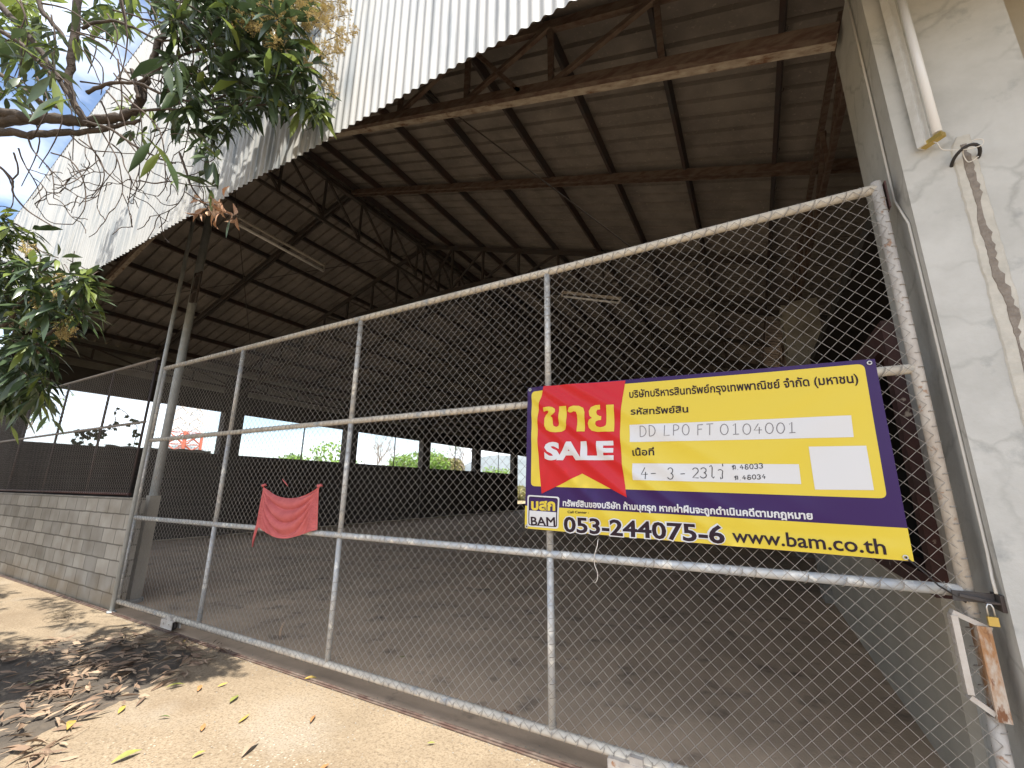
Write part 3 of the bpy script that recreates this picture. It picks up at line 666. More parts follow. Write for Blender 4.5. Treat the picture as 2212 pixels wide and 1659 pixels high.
# handwriting on the white boxes: tiny stroke alphabet (x 0..1, y 0..1 down)
ell = lambda a0=0, a1=360, cx=.5, cy=.5, rx=.5, ry=.5: [(cx+rx*math.sin(R(a)), cy-ry*math.cos(R(a))) for a in np.linspace(a0, a1, 15)]
GL = {'D': [[(.1, 0), (.05, 1)], [(.1, .02)]+ell(20, 170, .2, .5, .75, .5)+[(.05, 1)]], 'L': [[(.15, 0), (.05, 1), (.85, .95)]], 'P': [[(.1, 0), (.05, 1)], [(.1, .03)]+ell(10, 170, .25, .27, .6, .27)+[(.08, .55)]],
      'O': [ell()], 'F': [[(.1, 0), (.05, 1)], [(.1, .03), (.85, 0)], [(.1, .47), (.7, .45)]], 'T': [[(0, .03), (1, 0)], [(.5, .02), (.45, 1)]], '0': [ell(-20, 345, .5, .5, .45, .5)],
      '1': [[(.2, .2), (.5, 0), (.5, 1)], [(.2, 1), (.9, .98)]], '4': [[(.55, 0), (.05, .62), (.95, .6)], [(.65, .35), (.62, 1)]], '3': [ell(-70, 170, .42, .25, .4, .25)+ell(10, 250, .42, .74, .45, .26)],
      '2': [ell(-70, 120, .45, .28, .42, .28)+[(.1, .95), (.95, .98)]], '8': [ell(90, -150, .5, .25, .33, .25)+ell(20, 360, .5, .74, .42, .26)], '-': [[(.15, .55), (.85, .53)]], '.': [[(.3, .95), (.45, 1)]],
      'ไ': [[(.1, -.1), (.35, -.25), (.5, -.05), (.5, .85), (.7, 1), (.85, .85)]], 'ร': [[(.15, .15), (.5, .05), (.85, .2), (.8, .55), (.85, .9), (.6, 1), (.55, .8)], [(.8, -.45), (.85, -.2)]],
      'ฉ': [ell(0, 300, .25, .25, .18, .2)+[(.3, .6), (.2, 1), (.55, .7), (.85, .95), (.85, .2), (.6, .05)]]}
def hand(s, p0, p1, hgt, w, m, gap=.35, off=.0034):
    adv = [(.5 if ch in ' .' else 1)+gap for ch in s]; tot = sum(adv); x = 0
    p0, p1 = Vector(p0), Vector(p1); d = p1-p0; nrm = Vector((-d.y, d.x)).normalized()
    for ch, a in zip(s, adv):
        for sk in GL.get(ch, []):
            jit = rnd.uniform(-.04, .04)
            stroke([tuple(p0+d*((x+q[0]*(a-gap))/tot)+nrm*((q[1]-1+jit)*hgt)) for q in sk], w, 'handwriting', m, off)
        x += a
hand('DD LPO FT', (660, 466), (1075, 456), 58, .0042, 'pen'); hand('0104001', (1098, 456), (1530, 447), 58, .0042, 'pen', .3)
hand('4-', (668, 700), (762, 698), 62, .0046, 'marker', .25); hand('3 -', (812, 700), (918, 700), 62, .0046, 'marker', .2); hand('23ไร', (945, 694), (1125, 698), 56, .0046, 'marker', .2)
hand('ฉ.48033', (1165, 650), (1340, 640), 26, .0042, 'marker', .3); hand('ฉ.48034', (1178, 706), (1355, 697), 24, .0042, 'marker', .3)
for (zx, zy) in ((62, 213), (1915, 65), (42, 958), (2113, 1128)):
    s, t = st(zx, zy); p = bp(s, t, .004); b = MB(); n = 16
    b.tube([(p.x+.0085*math.cos(a), p.y, p.z+.0085*math.sin(a)) for a in [2*math.pi*k/16 for k in range(17)]], .0032, 6); b.build('grommet', 'steel', BA)
def rope(pts, r, m, label, cat='string', nm='tie_string'):
    b = MB(); b.tube(pts, r, 5); return tag(b.build(nm, m, None, pts[0]), label, cat)
p = bp(*st(2113, 1128), .004); rope([tuple(p), (.62, GY-.05, 1.20), (.66, GY-.04, 1.15), (.74, GY-.035, 1.09)], .004, 'black', 'black cord from the bottom right corner of the banner to the gate post')
p = bp(*st(42, 958), .004); rope([tuple(p), (-1.40, GY-.045, 1.26), (-1.43, GY-.03, 1.23)], .0035, 'black', 'short black tie at the bottom left corner of the banner')
p = bp(*st(62, 213), .004); rope([tuple(p), (-1.385, GY-.045, 2.27), (-1.42, GY-.03, 2.30)], .0035, 'black', 'short black tie at the top left corner of the banner')
p = hit(1290, 1160, 1, GY-.045); q = [hit(x, y, 1, GY-.045+k*.004) for k, (x, y) in enumerate(((1292, 1165), (1290, 1180), (1286, 1192), (1283, 1205), (1285, 1222), (1291, 1236), (1291, 1250), (1287, 1258), (1281, 1257)))]
rope([tuple(v) for v in q], .0028, 'cablewhite', 'loose white string dangling below the banner in front of the gate')

# ------------------------------------------------------------------ red cloth on the gate
def cl(u, v):
    # rows follow the swag hanging between the two knots
    x0 = -4.385+(-.03)*v; x1 = -3.53+.045*v
    bul = math.sin(math.pi*u); kn = (2*abs(u-.46))
    top = 1.552-.115*bul**.75; bot = 1.155-.092*bul**1.3+.015*u
    z = top+(bot-top)*(v**.9); x = x0+(x1-x0)*u
    pinch = math.exp(-v*7); x += (.012*(1 if u < .5 else -1))*pinch*0
    ph = v*3.1+.55*bul*(1-v)-.3
    q_ = (1.553-z)/(bul**.8+.10)
    sw = (abs(math.sin(math.pi*(q_/.105+.12*math.sin(u*5))))**.75-.5)*.040*min(1, bul*2.2)*min(1, (1-v)*3+.25)
    rad = .016*math.sin(u*2*math.pi*7)*max(0, u-.80)*5*min(1, v*4)+.012*math.sin(u*2*math.pi*9)*max(0, .16-u)*6*min(1, v*4)
    return (x, GY-.045-.035*bul*math.sin(min(1, v*1.2)*math.pi*.8)-sw-rad, z)
RC = thing('red_cloth', (-3.95, GY-.05, 1.3), 'faded red cloth tied by two corners to the gate mesh', 'cloth')
b = MB(); b.grid(cl, 90, 60); b.build('cloth', 'cloth', RC)
b = MB()
b.grid(lambda u, v: (-4.405+.03*u-.02*v-.018*v*u, GY-.05-.01*math.sin(u*5+v*3), 1.165-.205*v), 5, 12); b.build('torn_strip', 'cloth', RC)
for kx in (-4.385, -3.53):
    b = MB(); b.tube([(kx-.035, GY-.04, 1.553), (kx-.01, GY-.05, 1.556), (kx+.008, GY-.055, 1.55), (kx+.02, GY-.04, 1.565), (kx+.03, GY-.03, 1.55)], [.004, .012, .018, .012, .005], 8); b.build('knot', 'cloth', RC)
b = MB(); pts = [tuple(hit(x, y, 1, GY-.028)) for x, y in ((610, 1035), (616, 1042), (622, 1050))]; b.tube(pts, [.004, .007, .003], 6)
tag(b.build('cloth_scrap', 'cloth', None, pts[0]), 'tiny torn scrap of red cloth caught in the gate mesh above the red cloth', 'cloth scrap')

# ------------------------------------------------------------------ mango tree
def leaf(b, base, d, up, ln, wd, droop=.3, fold=.25, curl=0, n=4):
    d = Vector(d).normalized(); up = Vector(up); sdv = d.cross(up)
    if sdv.length < 1e-3: sdv = d.orthogonal()
    sdv.normalize(); nn = sdv.cross(d).normalized(); base = Vector(base); i0 = len(b.v)
    prof = (.12, .75, 1.0, .62, .03) if n == 4 else (.15, 1, .05)
    for k in range(n+1):
        t = k/n; c = base+d*ln*(t-.1*droop*t*t)-nn*0+Vector((0, 0, -1))*(droop*ln*t*t*.5)+nn*curl*ln*math.sin(t*3.1)
        w = wd/2*prof[k]
        b.v += [tuple(c-sdv*w+nn*w*fold), tuple(c), tuple(c+sdv*w+nn*w*fold)]
    for k in range(n):
        a = i0+k*3; b.f += [(a, a+1, a+4, a+3), (a+1, a+2, a+5, a+4)]; b.sm += [True, True]
def rv(rg): 
    while True:
        v = Vector((rg.uniform(-1, 1), rg.uniform(-1, 1), rg.uniform(-1, 1)))
        if .05 < v.length < 1: return v.normalized()
TRK = (-6.4, .1, 0)
MTREE = thing('mango_tree', TRK, 'flowering mango tree with gnarled limbs reaching in from the left in front of the gable', 'tree')
rg = random.Random(21)
lim = MB(); twg = MB(); lv = MB(); ly = MB(); blo = MB(); ded = MB()
def curve(pts, sub_=5):
    P = [Vector(p) for p in pts]; out = []
    for i in range(len(P)-1):
        a, c, d, e = P[max(0, i-1)], P[i], P[i+1], P[min(len(P)-1, i+2)]
        for k in range(sub_):
            t = k/sub_; out.append(.5*((2*c)+(d-a)*t+(2*a-5*c+4*d-e)*t*t+(-a+3*c-3*d+e)*t**3))
    out.append(P[-1]); return out
def limb(px, r0_, r1_, dep, jit=.01, mb=None, n=8):
    pts = [at(p[0], p[1], p[2] if len(p) > 2 else dep) if not isinstance(p, Vector) else p for p in px]
    c = curve(pts); c = [q+rv(rg)*jit*(.3+.7*(r0_/.04)) for q in c]; m = len(c)
    (mb or lim).tube(c, [(r0_+(r1_-r0_)*k/(m-1))*rg.uniform(.9, 1.12) for k in range(m)], n); return c
# trunk outside the frame, then limbs that enter from the left
fork = Vector((-5.3, .55, 2.6))
lim.tube(curve([Vector((-6.4, .1, -.05)), Vector((-6.35, .15, .8)), Vector((-6.1, .3, 1.7)), fork]), [.17]*5+[.15]*6+[.12]*5, 12)
D = 3.35
st_l = at(-140, 275, 3.6)
lim.tube(curve([fork, (fork+st_l)/2+Vector((0, 0, .1)), st_l]), [.11, .1, .1, .09, .09, .08, .07, .065, .06, .05, .046], 10)
limb([st_l, (0, 262, 3.5), (90, 256, 3.4), (170, 262), (235, 259), (280, 245), (305, 212), (322, 150), (345, 90), (395, 20), (420, -60)], .046, .015, D)
limb([at(-140, 305, 3.6), (0, 285), (60, 292), (140, 286), (200, 284), (262, 270), (300, 262)], .034, .012, D)
limb([at(-140, 240, 3.6), (0, 240, 3.45), (70, 258, 3.4)], .03, .03, D)
limb([(174, -60, 3.3), (165, 60, 3.3), (156, 120, 3.3), (150, 185, 3.3), (166, 236, 3.3), (195, 272, 3.3)], .03, .02, 3.3)
limb([(-30, -20), (60, 76), (112, 145), (150, 205), (188, 262)], .022, .012, 3.2)
limb([(-30, 50), (45, 95), (100, 150), (128, 175)], .016, .01, 3.1)
limb([(-20, 150), (40, 185), (80, 215), (130, 235)], .016, .012, 3.1)
limb([(176, 60), (230, 45), (290, 60), (352, 88), (420, 78)], .012, .006, 3.2)
limb([(190, 200), (240, 180), (300, 182), (360, 205), (430, 220), (500, 200)], .014, .006, 3.2)
limb([(180, 262), (240, 280), (300, 320), (350, 345), (378, 352)], .010, .005, 3.1)
limb([(285, 150), (292, 180), (300, 215)], .014, .016, 3.3)
limb([(60, -60), (90, 20), (130, 70), (160, 120)], .02, .012, 3.4)
limb([(300, 180), (360, 140), (420, 110), (500, 90), (580, 60)], .012, .006, 3.3)
limb([(280, 240), (350, 235), (430, 240), (520, 225), (600, 230)], .010, .005, 3.2)
# bare dangling twigs
def twigs(px0, ang, ln, dep, lvl=0):
    pts = [px0]; a = ang; p = px0
    for k in range(5):
        a += rg.uniform(-.5, .5)+.06; p = (p[0]+math.cos(a)*ln/5, p[1]+math.sin(a)*ln/5, dep+rg.uniform(-.05, .05)); pts.append(p)
    c = limb([(q[0], q[1], q[2] if len(q) > 2 else dep) for q in pts], .0055 if lvl == 0 else .0036, .0026, dep, .002, twg, 5)
    if lvl < 2:
        for q in pts[2:]:
            if rg.random() < .62: twigs((q[0], q[1]), a+rg.choice((-1, 1))*rg.uniform(.5, 1.3), ln*rg.uniform(.35, .7), dep+rg.uniform(-.06, .06), lvl+1)
for q, a, ln in (((150, 290), .6, 170), ((190, 290), .9, 150), ((215, 275), .5, 190), ((260, 290), .7, 150), ((170, 300), .2, 220), ((60, 295), .7, 150), ((110, 330), .5, 200), ((280, 290), .9, 130), ((300, 390), .25, 170), ((0, 360), .4, 150), ((40, 320), 1.3, 120), ((240, 310), 1.1, 150)):
    twigs(q, a, ln, 3.1+rg.uniform(-.1, .2))
for k in range(46):                                 # finer criss-cross of branches in the upper left
    x, y = rg.uniform(-20, 420), rg.uniform(-20, 240); a = rg.uniform(.2, 1.5); ln = rg.uniform(90, 220)
    limb([(x, y), (x+math.cos(a)*ln*.5+rg.uniform(-12, 12), y+math.sin(a)*ln*.5), (x+math.cos(a+.3)*ln, y+math.sin(a+.3)*ln)], .0065, .003, 3.2+rg.uniform(-.25, .3), .003, twg, 5)
limb([(0, 360), (25, 385), (28, 400), (30, 420), (60, 455), (115, 490)], .008, .004, 3.0, .003, twg, 5)
limb([(30, 330), (40, 370), (25, 390)], .006, .005, 3.0, .003, twg, 5)
limb([(388, 330), (402, 370), (412, 400), (425, 420), (440, 437), (455, 445)], .008, .004, 3.0, .003, twg, 5)
def whorl(c, n, ln, down=.35, out=None, mb=None, fr=None):
    c = Vector(c); ax = (Vector(out).normalized() if out is not None else rv(rg)); ax.z -= .1; ax.normalize()
    for k in range(n):
        a = k*2.4+rg.uniform(-.4, .4); o = ax.orthogonal().normalized(); o.rotate(Matrix.Rotation(a, 3, ax)); t = rg.uniform(.35, 1.0)
        d = (o*t+ax*rg.uniform(.2, .7)+Vector((0, 0, -down*rg.uniform(.3, 1.6)))).normalized()
        l_ = ln*rg.uniform(.65, 1.15); m_ = mb if mb is not None else (ly if rg.random() < (fr if fr is not None else .10) else lv)
        leaf(m_, c+ax*rg.uniform(-.05, .03)+d*.02, d, Vector((0, 0, 1))+rv(rg)*.5, l_, l_*rg.uniform(.2, .27), rg.uniform(.15, .6), rg.uniform(.1, .4), rg.uniform(-.05, .08))
def panicle(c, d, ln, n=26):
    c = Vector(c); d = Vector(d).normalized(); twg.tube([c, c+d*ln*.5, c+d*ln+Vector((0, 0, -.02))], [.003, .0022, .0012], 4, False)
    for k in range(n):
        t = rg.uniform(.15, 1); o = d.orthogonal().normalized(); o.rotate(Matrix.Rotation(rg.uniform(0, 6.28), 3, d)); bl = ln*.34*(1.1-t)+.015
        e = c+d*ln*t+(o+d*.6).normalized()*bl; blo.tube([c+d*ln*t, e], .0011, 3, False)
        for j in range(9):
            q = c+d*ln*t+(e-c-d*ln*t)*rg.uniform(.25, 1.05)+rv(rg)*.008; s_ = rg.uniform(.0025, .0050); i = len(blo.v)
            for vv in ((1, 0, 0), (0, 1, 0), (-1, 0, 0), (0, -1, 0), (0, 0, 1), (0, 0, -1)): blo.v.append(tuple(q+Vector(vv)*s_))
            for f in ((0, 1, 4), (1, 2, 4), (2, 3, 4), (3, 0, 4), (1, 0, 5), (2, 1, 5), (3, 2, 5), (0, 3, 5)): blo.f.append(tuple(i+w for w in f)); blo.sm.append(False)
# dense leaf mass right of the limbs
def inpoly(x, y, P):
    c = False; j = len(P)-1
    for i in range(len(P)):
        if (P[i][1] > y) != (P[j][1] > y) and x < (P[j][0]-P[i][0])*(y-P[i][1])/(P[j][1]-P[i][1])+P[i][0]: c = not c
        j = i
    return c
def scatter(P, n, dep, ln, num=(6, 10), out=None, fr=None, tw=True):
    xs = [p[0] for p in P]; ys = [p[1] for p in P]; k = 0
    while k < n:
        x, y = rg.uniform(min(xs), max(xs)), rg.uniform(min(ys), max(ys))
        if not inpoly(x, y, P): continue
        k += 1; dd = rg.uniform(*dep); c = at(x, y, dd); whorl(c, rg.randint(*num), ln*rg.uniform(.8, 1.1), .35, out, fr=fr)
        if tw and rg.random() < .7:
            e = c+Vector((rg.uniform(-.35, -.1), rg.uniform(-.1, .1), rg.uniform(-.02, .25))); twg.tube(curve([c, (c+e)/2+rv(rg)*.03, e], 3), .0032, 4, False)
scatter([(345, 60), (420, -20), (560, -20), (660, 60), (690, 150), (660, 200), (690, 250), (620, 245), (560, 250), (480, 230), (420, 210), (370, 150)], 105, (2.9, 3.8), .225, out=(.6, -.1, -.3))
scatter([(410, 230), (520, 235), (560, 255), (500, 290), (440, 300), (390, 260)], 13, (2.9, 3.3), .18, out=(.6, -.2, -.5))
scatter([(420, 300), (480, 310), (490, 350), (440, 345)], 4, (2.9, 3.1), .17, (5, 8), out=(.5, -.2, -.6))
scatter([(630, 190), (700, 200), (690, 260), (640, 250)], 6, (3.0, 3.3), .17, out=(.5, 0, -.8), fr=.5)
scatter([(330, -20), (640, -30), (670, 60), (360, 60)], 40, (3.1, 4.0), .22, out=(.5, 0, 0))
scatter([(0, 60), (180, 20), (200, 130), (60, 230), (0, 200)], 26, (2.8, 3.6), .19, (3, 6), fr=.15)
scatter([(20, -10), (110, -10), (80, 140), (20, 130)], 24, (4.2, 5.4), .24, (5, 8), fr=.9)  # leaves farther back, sunlight put into their yellow green colour
scatter([(170, -20), (340, -20), (330, 60), (180, 90)], 22, (3.8, 5.0), .22, (4, 7), fr=.6)
scatter([(220, 215), (330, 215), (330, 300), (270, 290)], 7, (3.6, 4.4), .17, (4, 7), fr=.6)
scatter([(340, 160), (440, 150), (450, 260), (360, 280)], 12, (3.0, 3.6), .18, (4, 7))
for x, y, a in ((135, 205, 1), (160, 215, 2), (110, 170, 3), (375, 130, 1), (352, 120, 2), (350, 330, 2), (330, 300, 1)): whorl(at(x, y, 2.6), 2, .2, .6, (.3, 0, -.8))
for x, y in ((400, 385), (455, 405), (440, 395), (430, 385)): whorl(at(x, y, 2.95), 4, .15, .3, (.4, -.2, -.2), fr=.1)
for k in range(60):
    x, y = rg.uniform(470, 715), rg.uniform(-15, 150)
    if y > 40+.75*(x-480)*.9: continue
    panicle(at(x, y, rg.uniform(2.9, 3.4)), (rg.uniform(.4, 1), rg.uniform(-.3, .3), rg.uniform(-.7, .1)), rg.uniform(.16, .30))
for x, y in ((690, 170), (640, 130), (715, 100), (700, 190), (660, 90), (600, 60), (640, 20), (560, 30)): panicle(at(x, y, 3.1), (.8, 0, -.7), .2, 16)
# lower left spray
limb([at(-160, 560, 3.3), (-10, 700, 3.2), (45, 650, 3.1), (80, 600, 3.1), (120, 560, 3.1)], .02, .006, 3.2, .004)
limb([at(-160, 560, 3.3), (-20, 780, 3.2), (60, 760), (130, 700), (170, 670)], .02, .006, 3.15, .004)
limb([at(-200, 600, 3.3), (-30, 500, 3.2), (20, 480), (60, 500)], .012, .004, 3.15, .004)
limb([at(-160, 560, 3.3), (-20, 850, 3.2), (50, 850), (100, 860)], .014, .004, 3.15, .004)
lim.tube(curve([fork, (fork+at(-160, 560, 3.3))/2, at(-160, 560, 3.3)]), .035, 8)
scatter([(-20, 610), (60, 580), (120, 545), (190, 570), (215, 640), (190, 690), (120, 720), (60, 760), (-20, 800)], 74, (2.8, 3.5), .185, (6, 9), out=(.8, -.1, -.1), fr=.22)
scatter([(-20, 760), (60, 770), (110, 760), (120, 840), (60, 880), (-20, 870)], 34, (2.8, 3.3), .185, (5, 8), out=(.5, -.1, -.7))
scatter([(-20, 455), (60, 470), (75, 500), (0, 540), (-20, 560)], 18, (2.9, 3.3), .17, (5, 8), out=(.8, 0, -.3), fr=.6)
scatter([(-20, 545), (60, 560), (70, 590), (-20, 640)], 20, (2.9, 3.3), .17, (5, 8), out=(.8, 0, -.3), fr=.25)
for x, y in ((95, 880), (40, 900), (20, 915), (105, 905)): whorl(at(x, y, 2.8), 2, .16, .8, (.2, 0, -1))
for x, y in ((110, 650), (130, 690), (80, 640), (140, 720), (70, 700), (110, 620), (60, 520), (120, 740)): panicle(at(x, y, 2.95), (.5, 0, rg.uniform(-.8, .4)), .16, 20)
# dead curled leaves at the tip of the low twig
for k in range(22):
    c = at(rg.uniform(430, 515), rg.uniform(425, 480), 2.95); leaf(ded, c, rv(rg)+Vector((.4, 0, -.5)), rv(rg), rg.uniform(.07, .14), rg.uniform(.02, .035), .5, .9, .2)
twg.tube(curve([at(400, 415, 2.95), at(440, 440, 2.95), at(490, 462, 2.95), at(515, 470, 2.95)]), .004, 5)
leaf(lv, at(497, 472, 2.9), (-.02, 0, -1), (0, -1, .2), .15, .036, 0, .2); leaf(ded, at(410, 440, 2.9), (1, 0, -.15), (0, -1, .3), .13, .03, .1, .7)
# upper crown above the frame: this is what shades the pavement and dapples the gable
k = 0
def crown(n, bx, by, bz, ctr, rad, ok):
    k = 0; tries = 0
    while k < n and tries < 60000:
        tries += 1
        c = Vector((rg.uniform(*bx), rg.uniform(*by), rg.uniform(*bz)))
        if ((c.x-ctr[0])/rad[0])**2+((c.y-ctr[1])/rad[1])**2+((c.z-ctr[2])/rad[2])**2 > 1: continue
        x, y, z = proj(c)
        if z > 0 and -70 < x < 2300 and y > -120: continue
        if not ok(c): continue
        k += 1; whorl(c, rg.randint(7, 10), .21, .35)
        if k % 3 == 0: twg.tube(curve([c, c+Vector((-.2, -.15, .15))+rv(rg)*.08, c+Vector((-.45, -.4, .25))], 4), .006, 5)
crown(210, (-9.0, -3.6), (-1.2, 1.3), (3.0, 6.6), (-5.9, .1, 4.8), (3.0, 1.5, 2.0), lambda c: c.x-.42*c.z < -6.1)
crown(26, (-4.2, -2.7), (.7, 1.6), (5.0, 7.0), (-3.4, 1.2, 6.0), (.9, .6, 1.2), lambda c: c.y+.235*(c.z-4.3) > 1.78)
lim.build('trunk', 'bark', MTREE); twg.build('fine_twigs', 'twig', MTREE); lv.build('leaves', 'leaf', MTREE); yl_ = ly.build('leaves', 'leafbright', MTREE); yl_['label'] = 'bright yellow green leaves, some with sunlight put into the colour'  # separate bare twigs and flower stalks gathered in one mesh
blo.build('blossom', 'blossom', MTREE); dd_ = ded.build('dead_leaves', 'deadleaf', MTREE); dd_['label'] = 'shrivelled brown leaves at the twig tip'

T2 = thing('mango_tree', (-12.5, -.2, 0), 'dense mango tree added out of view farther left to shade the end of the block wall', 'tree', None)  # unseen tree, put here to darken the left end of the wall
t_ = MB(); l2 = MB(); t_.tube(curve([(-12.5, -.2, -.05), (-12.4, -.1, 1.0), (-12.3, 0, 2.2)]), .17, 10); rg = random.Random(77)
for k in range(420):
    c = Vector((-11.4, .3, 2.0))+Vector((rv(rg).x*3.0, rv(rg).y*1.5, rv(rg).z*1.9))*rg.uniform(.5, 1)
    x, y, z = proj(c)
    if z > 0 and x > -70: continue
    whorl(c, 9, .24, .35, None, l2)
    if k % 6 == 0: t_.tube(curve([(-12.3, 0, 2.2), (c+Vector((-12.3, 0, 2.2)))/2+Vector((0, 0, .3)), c], 3), [.05, .045, .04, .03, .025, .02, .012], 6)
t_.build('trunk', 'bark', T2); l2.build('leaves', 'leaf', T2)

# ------------------------------------------------------------------ litter on the pavement
LP = [(0, 1700), (-40, 1430), (60, 1400), (170, 1370), (330, 1372), (440, 1385), (500, 1410), (450, 1440), (380, 1475), (330, 1500), (260, 1545), (180, 1570), (120, 1600), (150, 1640), (60, 1700)]
LW = [tuple(hit(x, y, 2, 0).xy) for x, y in LP]
def dens(x, y):
    return .5+.5*math.sin(x*2.3+1)*math.sin(y*3.1+x)
SP = [(-90, 1720), (-90, 1430), (130, 1385), (260, 1372), (360, 1385), (440, 1412), (385, 1450), (320, 1490), (265, 1530), (180, 1562), (70, 1590), (30, 1640)]
SW = [tuple(hit(x, y, 2, 0).xy) for x, y in SP]
cxs = sum(p[0] for p in SW)/len(SW); cys = sum(p[1] for p in SW)/len(SW)
b = MB(); cen = Vector((cxs, cys, 0)); ring = []
n = 80
def sedge(a):
    d = Vector((math.cos(a), math.sin(a), 0)); t = .05
    while t < 4 and inpoly(cxs+d.x*t, cys+d.y*t, SW): t += .03
    return d, t*(1+.06*math.sin(a*9)+.05*math.sin(a*17+1))
E_ = [sedge(2*math.pi*k/n) for k in range(n)]
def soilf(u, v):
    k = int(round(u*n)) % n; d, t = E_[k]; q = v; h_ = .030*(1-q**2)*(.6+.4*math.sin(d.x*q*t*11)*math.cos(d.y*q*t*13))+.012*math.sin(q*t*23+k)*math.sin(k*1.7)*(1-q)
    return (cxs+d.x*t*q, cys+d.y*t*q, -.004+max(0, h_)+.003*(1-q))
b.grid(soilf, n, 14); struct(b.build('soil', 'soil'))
lb = [MB(), MB()]; rg = random.Random(5); k = 0
xs = [p[0] for p in LW]; ys = [p[1] for p in LW]
while k < 520:
    x, y = rg.uniform(min(xs), max(xs)), rg.uniform(min(ys), max(ys))
    if not inpoly(x, y, LW) or rg.random() > .35+.65*dens(x, y): continue
    k += 1; a = rg.uniform(0, 6.28); ln = rg.uniform(.07, .17); inside = inpoly(x, y, SW)
    leaf(lb[0 if rg.random() < .55 else 1], (x, y, rg.uniform(.006, .02)+(.025 if inside else 0)), (math.cos(a), math.sin(a), rg.uniform(-.02, .15)), (rg.uniform(-.9, .9), rg.uniform(-.9, .9), 1), ln, ln*rg.uniform(.10, .27), .05, rg.uniform(-.5, .9), rg.uniform(-.08, .12))
    if k % 9 == 0: lb[1].tube(curve([(x, y, .012), (x+math.cos(a)*.09, y+math.sin(a)*.09, .03), (x+math.cos(a+.4)*.2, y+math.sin(a+.4)*.2, .012)], 3), .0022, 4)
for q, m in zip(lb, ('litter1', 'litter2')): 
    o = q.build('leaf_litter', m); tag(o, 'dry brown leaf litter heaped on the dark soil at the pavement corner' if m == 'litter1' else 'pale straw coloured leaf litter and stems over the dark soil', 'leaf litter', kind='stuff')
FL = [(398, 1383, 'yellowleaf', .10, 1.2, 'yellow fallen leaf standing on edge by the gate track below the second post'), (515, 1501, 'limeleaf', .13, .5, 'yellow green fallen leaf alone on the sunlit pavement'),
      (470, 1483, 'yellowleaf', .075, 1.4, 'small bright yellow leaf beside a curled brown one on the pavement'), (400, 1478, 'limeleaf', .13, .4, 'slim olive yellow leaf lying at the edge of the dark soil'), (427, 1493, 'orangeleaf', .10, .2, 'curled brown leaf with a dark twig on the pavement'),
      (368, 1549, 'greenleaf', .08, -.3, 'small dark green leaf on the pavement right of the litter'), (515, 1561, 'yellowleaf', .11, .8, 'long vivid yellow leaf nearest the middle of the pavement'), (435, 1579, 'orangeleaf', .09, 1.5, 'orange brown shrivelled leaf upright on the pavement'),
      (415, 1636, 'yellowleaf', .07, .1, 'pale yellow round leaf beside a broken stem near the bottom edge'), (682, 1544, 'orangeleaf', .11, .5, 'orange leaf with a long stalk farthest out on the bare pavement'), (658, 1466, 'yellowleaf', .10, 1.3, 'straw yellow leaf leaning against the gate track'),
      (523, 1634, 'litter2', .15, .8, 'long beige curled leaf at the bottom of the pavement'), (940, 1604, 'limeleaf', .05, 1.0, 'tiny lime green leaf close to the gate track'), (240, 1648, 'limeleaf', .14, .1, 'pale green leaf at the bottom edge beside the litter heap'), (158, 1556, 'yellowleaf', .16, -.1, 'large golden leaf curled on the litter heap'),
      (255, 1541, 'yellowleaf', .11, .2, 'broad yellow leaf at the sunny tip of the litter heap'), (163, 1494, 'litter1', .15, .4, 'reddish brown star shaped dry leaf on the dark soil'), (47, 1484, 'limeleaf', .16, .1, 'mottled yellow green leaf on the dark soil by the left edge'),
      (688, 1323, 'limeleaf', .12, .1, 'olive leaf on the hall floor behind the gate'), (605, 1379, 'litter2', .16, 1.2, 'thin pale dry leaf standing in the gate mesh'), (862, 1419, 'limeleaf', .07, 1.3, 'small olive leaf on the hall floor behind the middle gate panel'), (1087, 1533, 'deadleaf', .16, -.1, 'long dark brown leaf lying just inside the gate'),
      (710, 1650, 'orangeleaf', .08, 1.1, 'small rust coloured leaf on the open pavement near the lower edge')]
for x, y, m, ln, a, lab in FL:
    c = hit(x, y, 2, .012 if m != 'x' else 0); b = MB()
    if (x, y) == (605, 1379): c = hit(x, y, 1, GY-.05); leaf(b, c, (.3, 0, 1), (0, -1, 0), .16, .022, 0, .5, .1)
    else: leaf(b, c, (math.cos(a*9.7+.5), math.sin(a*9.7+.5), .05), (rg.uniform(-.5, .5), rg.uniform(-.6, .3), 1), ln, ln*rg.uniform(.24, .36), .0, rg.uniform(-.2, .5), rg.uniform(-.02, .10))
    tag(b.build('fallen_leaf', m, None, c), lab, 'leaf', 'loose leaves on the pavement and floor')
b = MB(); c0 = hit(135, 1335, 2, 0)
for k in range(42):
    p = c0+Vector((rg.gauss(0, .09), rg.gauss(0, .06), abs(rg.gauss(0, .03))+.006)); d = rv(rg)*.09; d.z *= .3; b.tube(curve([p-d, p+Vector((0, 0, .015)), p+d], 3), .0022, 4)
tag(b.build('dry_weed', 'dryweed', None, c0), 'tangled ball of dry weed on the pavement below the block wall', 'dry weed')
# grit along the foot of the gate
b = MB(); rg2 = random.Random(9)
for k in range(900):
    x = rg2.uniform(-7, -.6); y = 2.70+rg2.gauss(-.03, .05) if rg2.random() < .75 else rg2.uniform(1.2, 2.7); s_ = rg2.uniform(.002, .006); i = len(b.v)
    for vv in ((1, 0, .3), (0, 1, .3), (-1, 0, .3), (0, -1, .3), (0, 0, 1)): b.v.append((x+vv[0]*s_, y+vv[1]*s_, .001+vv[2]*s_))
    for f in ((0, 1, 4), (1, 2, 4), (2, 3, 4), (3, 0, 4)): b.f.append(tuple(i+w for w in f)); b.sm.append(False)
tag(b.build('grit', 'concrete'), 'loose grit scattered along the gate track', 'grit', kind='stuff')

